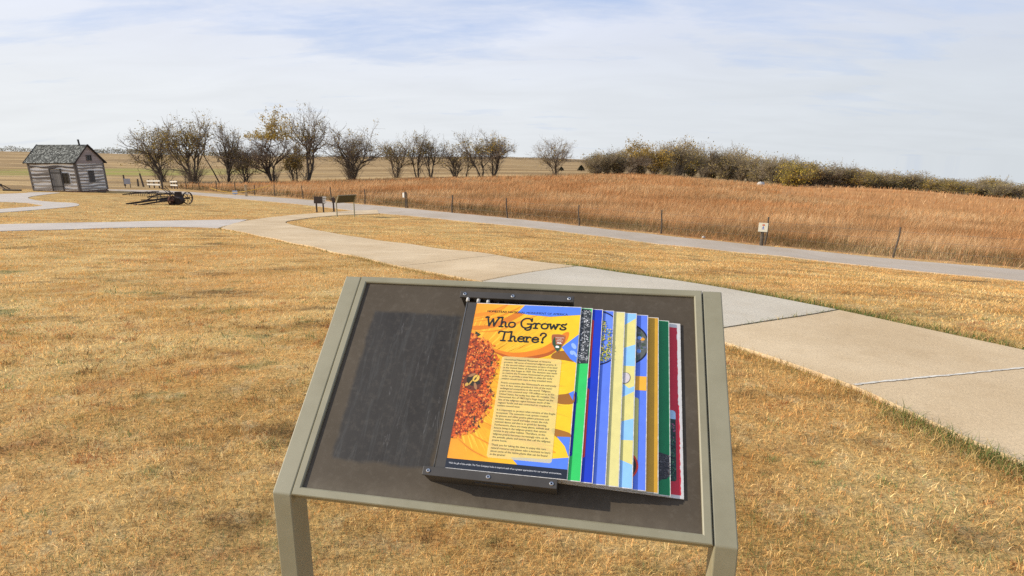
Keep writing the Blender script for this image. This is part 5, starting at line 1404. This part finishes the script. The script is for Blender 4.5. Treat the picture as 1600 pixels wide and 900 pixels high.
# --- far tree lines near the horizon: nobody could count these
def treeline(name, pts, hmin, hmax, n, cols, label):
    g = np.random.default_rng(len(name) + n); P = np.array(catmull(pts, 8)); t_ = g.uniform(0, len(P) - 1.001, n); i = t_.astype(int); f = (t_ - i)[:, None]; c2 = P[i] * (1 - f) + P[i + 1] * f
    env = hmin + (hmax - hmin) * (.5 + .5 * np.sin(t_ * 3.1) * np.sin(t_ * 1.3 + 1)); hgt = env * g.uniform(0, 1, n) ** .8
    z = height(c2[:, 0], c2[:, 1]) + hgt; s = g.uniform(.5, 1.2, n)[:, None] * (hmax / 11)
    c = np.stack([c2[:, 0] + g.normal(0, 3, n), c2[:, 1] + g.normal(0, 6, n), z], 1); e1 = g.normal(0, 1, (n, 3)); e1 /= np.linalg.norm(e1, axis=1)[:, None]; e2 = np.cross(e1, g.normal(0, 1, (n, 3))); e2 /= np.linalg.norm(e2, axis=1)[:, None]
    V = np.stack([c - e1 * s, c + e2 * s * .6, c + e1 * s, c - e2 * s * .6], 1).reshape(-1, 3)
    col = np.repeat(np.array(cols)[g.integers(0, len(cols), n)], 4, 0)
    tag(link(name, big_mesh(name, V, np.arange(n * 4), np.full(n, 4), [M['leaves']], tint=col)), label, 'tree line', kind='stuff')
HZ = [(.22, .225, .23), (.25, .25, .25), (.20, .205, .215)]  # distance haze painted into the leaf colours: pale blue-grey
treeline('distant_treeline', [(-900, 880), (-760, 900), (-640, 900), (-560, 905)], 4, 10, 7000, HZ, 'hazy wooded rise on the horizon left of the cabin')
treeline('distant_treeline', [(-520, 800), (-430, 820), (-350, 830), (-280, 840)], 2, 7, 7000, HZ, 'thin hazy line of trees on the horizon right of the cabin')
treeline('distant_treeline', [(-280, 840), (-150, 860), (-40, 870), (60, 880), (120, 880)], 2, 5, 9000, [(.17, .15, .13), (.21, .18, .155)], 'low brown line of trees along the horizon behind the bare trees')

# ================================================================== GRASS
def blades(px, py, L, wd, lean, cols, bend=.5, sink=.008, bias=None):
    n = len(px); th = rng.uniform(0, 2 * np.pi, n)
    if bias is not None: th = bias + rng.normal(0, .8, n)
    d = np.stack([np.cos(th), np.sin(th), np.zeros(n)], 1); ph = th + np.pi / 2 + rng.normal(0, .7, n); sd = np.stack([np.cos(ph), np.sin(ph), np.zeros(n)], 1) * (wd / 2)[:, None]
    b = np.stack([px, py, height(px, py) - sink], 1); up = np.array([0, 0, 1.])[None]
    e1 = lean; e2 = np.clip(lean + bend * rng.uniform(.3, 1.3, n), 0, 1.75)
    m = b + (d * np.sin(e1)[:, None] + up * np.cos(e1)[:, None]) * (L * .5)[:, None]
    t_ = m + (d * np.sin(e2)[:, None] + up * np.cos(e2)[:, None]) * (L * .5)[:, None]
    V = np.stack([b - sd, b + sd, m - sd * .8, m + sd * .8, t_], 1).reshape(-1, 3)
    i = np.arange(n)[:, None] * 5
    loops = np.concatenate([i + np.array([[0, 1, 3, 2]]), i + np.array([[2, 3, 4]])], 1).ravel()
    sizes = np.tile([4, 3], n)
    return V, loops, sizes, np.repeat(cols, 5, 0)
def join(parts):
    V = []; Lp = []; S = []; C = []; o = 0
    for v, l, s, c in parts: V.append(v); Lp.append(l + o); S.append(s); C.append(c); o += len(v)
    return np.concatenate(V), np.concatenate(Lp), np.concatenate(S), np.concatenate(C)
def scatter(r0, r1, dens, az=56):
    n = int(dens * math.pi * (r1 ** 2 - r0 ** 2) * (2 * az) / 360); r = np.sqrt(rng.uniform(r0 ** 2, r1 ** 2, n)); a = np.radians(rng.uniform(-az, az, n))
    return r * np.sin(a), r * np.cos(a)
def off_paths(x, y, grow_=0):
    k = np.ones(len(x), bool)
    for A in OUTLINES: k &= ~inside(x, y, A)
    return k
parts = []
for r0, r1, dens, L0, w0 in ((.35, 2.6, 17000, .036, .0022), (2.6, 4.2, 9500, .038, .0027), (4.2, 7.0, 4200, .040, .0038), (7, 11.5, 1700, .042, .0060), (11.5, 20, 600, .046, .010), (20, 34, 170, .050, .018), (34, 55, 42, .055, .032)):
    x, y = scatter(r0, r1, dens); k = off_paths(x, y) & ~inside(x, y, prairie_poly); x, y = x[k], y[k]; n = len(x)
    clump = .75 + .5 * np.sin(3.1 * x + 1.7 * np.sin(2.3 * y)) * np.sin(2.7 * y + 1.3 * np.sin(1.9 * x))
    L = L0 * rng.uniform(.5, 1.5, n) * (.7 + .5 * clump); lean = np.clip(rng.normal(.85, .42, n), .05, 1.45)
    q0 = 1.0 if r0 < 4 else .65 if r0 < 10 else .4; v = 1 - q0 * rng.uniform(-.28, .50, n)[:, None]; tone = np.ones((n, 3)) * v
    straw = rng.random(n) < .26; tone[straw] *= np.array([1.25, 1.42, 1.75]) * .98
    redd = rng.random(n) < .16; tone[redd] *= np.array([.95, .72, .62])
    gm = .5 + .5 * np.sin(1.3 * x + 2 * np.sin(.9 * y) + 1) * np.sin(1.7 * y + 1.5 * np.sin(1.1 * x)); gr = rng.random(n) < q0 * (.025 + .42 * np.clip(gm - .62, 0, 1) * 2.2)
    tone[gr] = np.array([[.30, .55, .55]]) * rng.uniform(.5, 1.1, (gr.sum(), 1))
    dk = rng.random(n) < .16 * q0 * q0; tone[dk] *= .38
    parts.append(blades(x, y, L, w0 * rng.uniform(.6, 1.3, n), lean, tone * 1.12, .7))
for kind_, cnt_, rmax in ((0, 1000, 9.0), (1, 460, 7.5), (2, 560, 7.5), (3, 850, 6.5)):
    tx_, ty_ = scatter(.5, rmax, cnt_ / (math.pi * rmax ** 2 * 112 / 360)); rr_ = np.hypot(tx_, ty_)
    m_ = (rng.integers(14, 46, len(tx_)) * np.where(rr_ < 4, 1.0, .6)).astype(int); s_ = rng.uniform(.02, .07, len(tx_)); j = np.repeat(np.arange(len(tx_)), m_)
    x = tx_[j] + rng.normal(0, 1, len(j)) * s_[j]; y = ty_[j] + rng.normal(0, .8, len(j)) * s_[j]; k = off_paths(x, y); x, y, j = x[k], y[k], j[k]; n = len(x)
    base = ((1.25, 1.42, 1.65), (.34, .62, .62), (.62, .42, .42), (.36, .36, .40))[kind_]
    tone = np.array([base]) * rng.uniform(.6, 1.25, (n, 1)); w_ = np.where(rr_ < 3, .0022, np.where(rr_ < 5, .0032, .0050))[j]
    parts.append(blades(x, y, rng.uniform(.03, .065, n), w_ * rng.uniform(.7, 1.3, n), np.clip(rng.normal(.6, .4, n), 0, 1.4), tone, .9))
V, Lp, S, C = join(parts)
tag(link('lawn_grass', big_mesh('lawn_grass', V, Lp, S, [M['lawn_blades']], tint=C)), 'short dry straw coloured lawn grass', 'grass', kind='stuff')
# longer, greener grass along the edges of the concrete
parts = []
for A in (OUTLINES[1], OUTLINES[2], OUTLINES[0]):
    Q = np.roll(A, -1, 0); ln = np.linalg.norm(Q - A, axis=1); sgn = np.sign(np.sum(A[:, 0] * Q[:, 1] - Q[:, 0] * A[:, 1]))
    for a, b, l in zip(A, Q, ln):
        md = (a + b) / 2; rr_ = math.hypot(*md)
        if rr_ > 26 or md[1] < .8 or l < 1e-4: continue
        n = int(l * (900 if rr_ < 6 else 420 if rr_ < 12 else 110)); t_ = rng.uniform(0, 1, n)[:, None]; p = a + (b - a) * t_; d = (b - a) / l; nn = np.array((d[1], -d[0])) * sgn
        far = (md[1] > 5.2 and md[0] > .9) or md[0] > 3.4
        if far and rr_ < 11.5: n *= 2; t_ = rng.uniform(0, 1, n)[:, None]; p = a + (b - a) * t_
        lowg = not far and 2.2 < md[0] < 2.95 and md[1] < 3.3
        if lowg: n *= 2; t_ = rng.uniform(0, 1, n)[:, None]; p = a + (b - a) * t_
        sp_ = .16 if far else .15 if lowg else .09; u_ = np.abs(rng.normal(0, sp_, n)); p = p + nn * u_[:, None]
        k = off_paths(p[:, 0], p[:, 1]); p = p[k]; u_ = u_[k]; n = len(p)
        if n == 0: continue
        wv = .5 + .5 * math.sin(md[0] * 2.3 + md[1] * 3.1)
        gsh = (.55 + .42 * wv) if far and rr_ < 11.5 else .10 + .22 * wv
        if not far and 2.2 < md[0] < 2.9 and md[1] < 3.4: gsh = .75
        hi_ = .07 if lowg or (far and rr_ < 11.5) else .055 if rr_ < 12 else .04
        col = np.array([(.60, .42, .16)]) * rng.uniform(.6, 1.25, (n, 1)); g_ = rng.random(n) < gsh * np.exp(-(u_ / (sp_ * 1.4)) ** 2); col[g_] = np.array([(.13, .185, .045)]) * rng.uniform(.5, 1.5, (g_.sum(), 1))
        parts.append(blades(p[:, 0], p[:, 1], hi_ * rng.uniform(.6, 1.9, n), (.0032 if rr_ < 6 else .0055 if rr_ < 12 else .012) * rng.uniform(.7, 1.3, n), np.clip(rng.normal(.55, .4, n), 0, 1.4), col, .9))
V, Lp, S, C = join(parts)
tag(link('edge_grass', big_mesh('edge_grass', V, Lp, S, [M['edge_blades']], tint=C)), 'longer green and straw grass fringing the concrete path', 'grass', kind='stuff')
# tall prairie grass beyond the fence
parts = []
for r0, r1, dens, w0, seg in ((20, 34, 210, .011, 1), (34, 52, 100, .018, 1), (52, 78, 40, .030, 1), (78, 115, 14, .05, 1), (115, 160, 4, .08, 1)):
    x, y = scatter(r0, r1, dens, 52); k = inside(x, y, prairie_poly) & off_paths(x, y) & ((np.degrees(np.arctan2(x, y)) < 25) | (np.hypot(x, y) < 80) | (rng.random(len(x)) < .12)); x, y = x[k], y[k]; n = len(x)
    fr = np.full(n, 1e9)
    for q in densify(fence_front, 1.5): fr = np.minimum(fr, np.hypot(x - q[0], y - q[1]))
    edge = np.clip(fr / 2.2, .45, 1)
    L = rng.uniform(.34, .80, n) * edge; v = rng.uniform(.6, 1.4, n)[:, None]; tone = np.ones((n, 3)) * v
    wv_ = .5 + .5 * np.sin(.35 * x + 1.2 * np.sin(.21 * y)) * np.sin(.27 * y + np.sin(.3 * x)); st = rng.random(n) < .18 + .34 * wv_; tone[st] *= np.array([1.22, 1.42, 1.70]); rd = rng.random(n) < .2; tone[rd] *= np.array([.95, .78, .65])
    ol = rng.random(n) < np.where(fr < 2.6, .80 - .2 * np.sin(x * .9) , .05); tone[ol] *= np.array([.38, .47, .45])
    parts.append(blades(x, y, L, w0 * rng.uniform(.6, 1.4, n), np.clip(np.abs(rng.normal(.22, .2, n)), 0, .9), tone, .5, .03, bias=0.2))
V, Lp, S, C = join(parts)
tag(link('prairie_grass', big_mesh('prairie_grass', V, Lp, S, [M['prairie_blades']], tint=C)), 'tall rust and straw coloured prairie grass beyond the fence', 'tall grass', kind='stuff')

# ================================================================== SKY, SUN, CAMERA
EL, AZ = 27.0, -94.0            # sun height, and bearing clockwise from straight ahead
w = bpy.data.worlds.new('World'); scene.world = w; w.use_nodes = True; t = w.node_tree
bg = t.nodes['Background']; sky = t.nodes.new('ShaderNodeTexSky'); sky.sky_type = 'NISHITA'; sky.sun_disc = False
sky.sun_elevation = R(EL); sky.sun_rotation = R(AZ); sky.air_density = 1.0; sky.dust_density = 1.5; sky.ozone_density = 1.2
def N(ty, **kw):
    q = t.nodes.new(ty)
    for k, v in kw.items(): setattr(q, k, v)
    return q
tc = N('ShaderNodeTexCoord'); sp = N('ShaderNodeSeparateXYZ'); t.links.new(tc.outputs['Generated'], sp.inputs[0])
def mth(op, a, b=None, clamp=False):
    q = N('ShaderNodeMath', operation=op, use_clamp=clamp)
    for i, v in enumerate((a, b)):
        if v is None: continue
        if isinstance(v, bpy.types.NodeSocket): t.links.new(v, q.inputs[i])
        else: q.inputs[i].default_value = v
    return q.outputs[0]
zc = mth('MAXIMUM', sp.outputs[2], 0.0); den = mth('ADD', zc, .16)
cv = N('ShaderNodeCombineXYZ'); t.links.new(mth('DIVIDE', sp.outputs[0], den), cv.inputs[0]); t.links.new(mth('DIVIDE', sp.outputs[1], den), cv.inputs[1])
def cloud(scale, st, rot, seed, detail=9, rough=.6, dist=.5):
    mp = N('ShaderNodeMapping'); mp.inputs['Scale'].default_value = st; mp.inputs['Rotation'].default_value = (0, 0, rot); mp.inputs['Location'].default_value = (seed, seed * .7, 0)
    t.links.new(cv.outputs[0], mp.inputs[0]); n_ = N('ShaderNodeTexNoise'); n_.inputs['Scale'].default_value = scale; n_.inputs['Detail'].default_value = detail; n_.inputs['Roughness'].default_value = rough; n_.inputs['Distortion'].default_value = dist
    t.links.new(mp.outputs[0], n_.inputs['Vector']); return n_.outputs['Fac']
c1 = cloud(.85, (1, 1.9, 1), .35, 2.3); c2 = cloud(2.6, (1, 2.6, 1), .15, 7.1, 8, .62)
cl = mth('ADD', mth('MULTIPLY', c1, .68), mth('MULTIPLY', c2, .32))
def ramp(f, stops):
    q = N('ShaderNodeValToRGB'); e = q.color_ramp.elements
    while len(e) < len(stops): e.new(.5)
    for i, (p, c_) in enumerate(stops): e[i].position = p; e[i].color = (*c_, 1) if hasattr(c_, '__len__') else (c_, c_, c_, 1)
    t.links.new(f, q.inputs[0]); return q.outputs[0]
def mixc(f, a, b):
    q = N('ShaderNodeMix', data_type='RGBA')
    for nm, v in (('Factor', f), ('A', a), ('B', b)):
        s_ = [i for i in q.inputs if i.name == nm and i.type == ('VALUE' if nm == 'Factor' else 'RGBA')][0]
        if isinstance(v, bpy.types.NodeSocket): t.links.new(v, s_)
        else: s_.default_value = (*v, 1) if hasattr(v, '__len__') else v
    return [o for o in q.outputs if o.type == 'RGBA'][0]
K = 1 / .1
veil = ramp(sp.outputs[2], [(0.0, (.80, .825, .835)), (.10, (.80, .83, .865)), (.20, (.775, .815, .92)), (.5, (.72, .755, .86))])
# the veil is brighter towards the sun on the left and greyer to the right
side = ramp(mth('ADD', mth('MULTIPLY', sp.outputs[0], .5), .5), [(.15, (1.06, 1.05, 1.03)), (.5, (1.0, 1.0, 1.0)), (.9, (.82, .845, .87))])
mul = N('ShaderNodeMix', data_type='RGBA', blend_type='MULTIPLY'); mul.inputs[0].default_value = 1
sA = [i for i in mul.inputs if i.type == 'RGBA']; t.links.new(veil, sA[0]); t.links.new(side, sA[1]); veil2 = [o for o in mul.outputs if o.type == 'RGBA'][0]
sc_ = N('ShaderNodeVectorMath', operation='SCALE'); t.links.new(veil2, sc_.inputs[0]); t.links.new(mth('MULTIPLY', K, mth('ADD', .925, mth('MULTIPLY', cloud(1.3, (1, 2.0, 1), .3, 4.4, 7, .55), .17))), sc_.inputs['Scale'])
fac = mth('ADD', ramp(cl, [(.37, 0.0), (.65, 1.0)]), ramp(sp.outputs[2], [(.10, .8), (.27, .0)]), True)
fac = mth('MULTIPLY', fac, ramp(sp.outputs[2], [(.34, .94), (.8, .45)]))
lb = mth('MULTIPLY', mth('MULTIPLY', mth('SUBTRACT', -.05, sp.outputs[0], True), mth('SUBTRACT', sp.outputs[2], .20, True)), mth('SUBTRACT', 1.15, c2))
fac = mth('SUBTRACT', fac, mth('MULTIPLY', lb, 4.2), True)
# light blue between the clouds rather than the deep clear sky
out = mixc(fac, mixc(.72, sky.outputs[0], (5.3, 6.8, 10.2)), sc_.outputs[0])
t.links.new(out, bg.inputs['Color']); bg.inputs['Strength'].default_value = .1

sd = bpy.data.lights.new('Sun', 'SUN'); sd.energy = 5.0; sd.angle = R(.53); sd.color = (1.0, .91, .77)
so = bpy.data.objects.new('Sun', sd); COL.objects.link(so)
dirv = Vector((math.sin(R(AZ)) * math.cos(R(EL)), math.cos(R(AZ)) * math.cos(R(EL)), math.sin(R(EL))))
so.rotation_euler = dirv.to_track_quat('Z', 'Y').to_euler(); so.location = dirv * 30 + Vector((0, 0, 5))

cam = bpy.data.cameras.new('Camera'); cam.sensor_width = 36; cam.lens = 890.2 / 1600 * 36; cam.clip_start = .05; cam.clip_end = 12000
co = bpy.data.objects.new('Camera', cam); COL.objects.link(co); co.location = (0, 0, 1.57); co.rotation_euler = (R(90 - 13.0), 0, 0)
scene.camera = co
scene.render.resolution_x = 1024; scene.render.resolution_y = 576
scene.view_settings.view_transform = 'Standard'; scene.view_settings.look = 'None'; scene.view_settings.exposure = 0
scene.cycles.use_denoising = False
scene.cycles.max_bounces = 5; scene.cycles.diffuse_bounces = 3; scene.cycles.transparent_max_bounces = 8
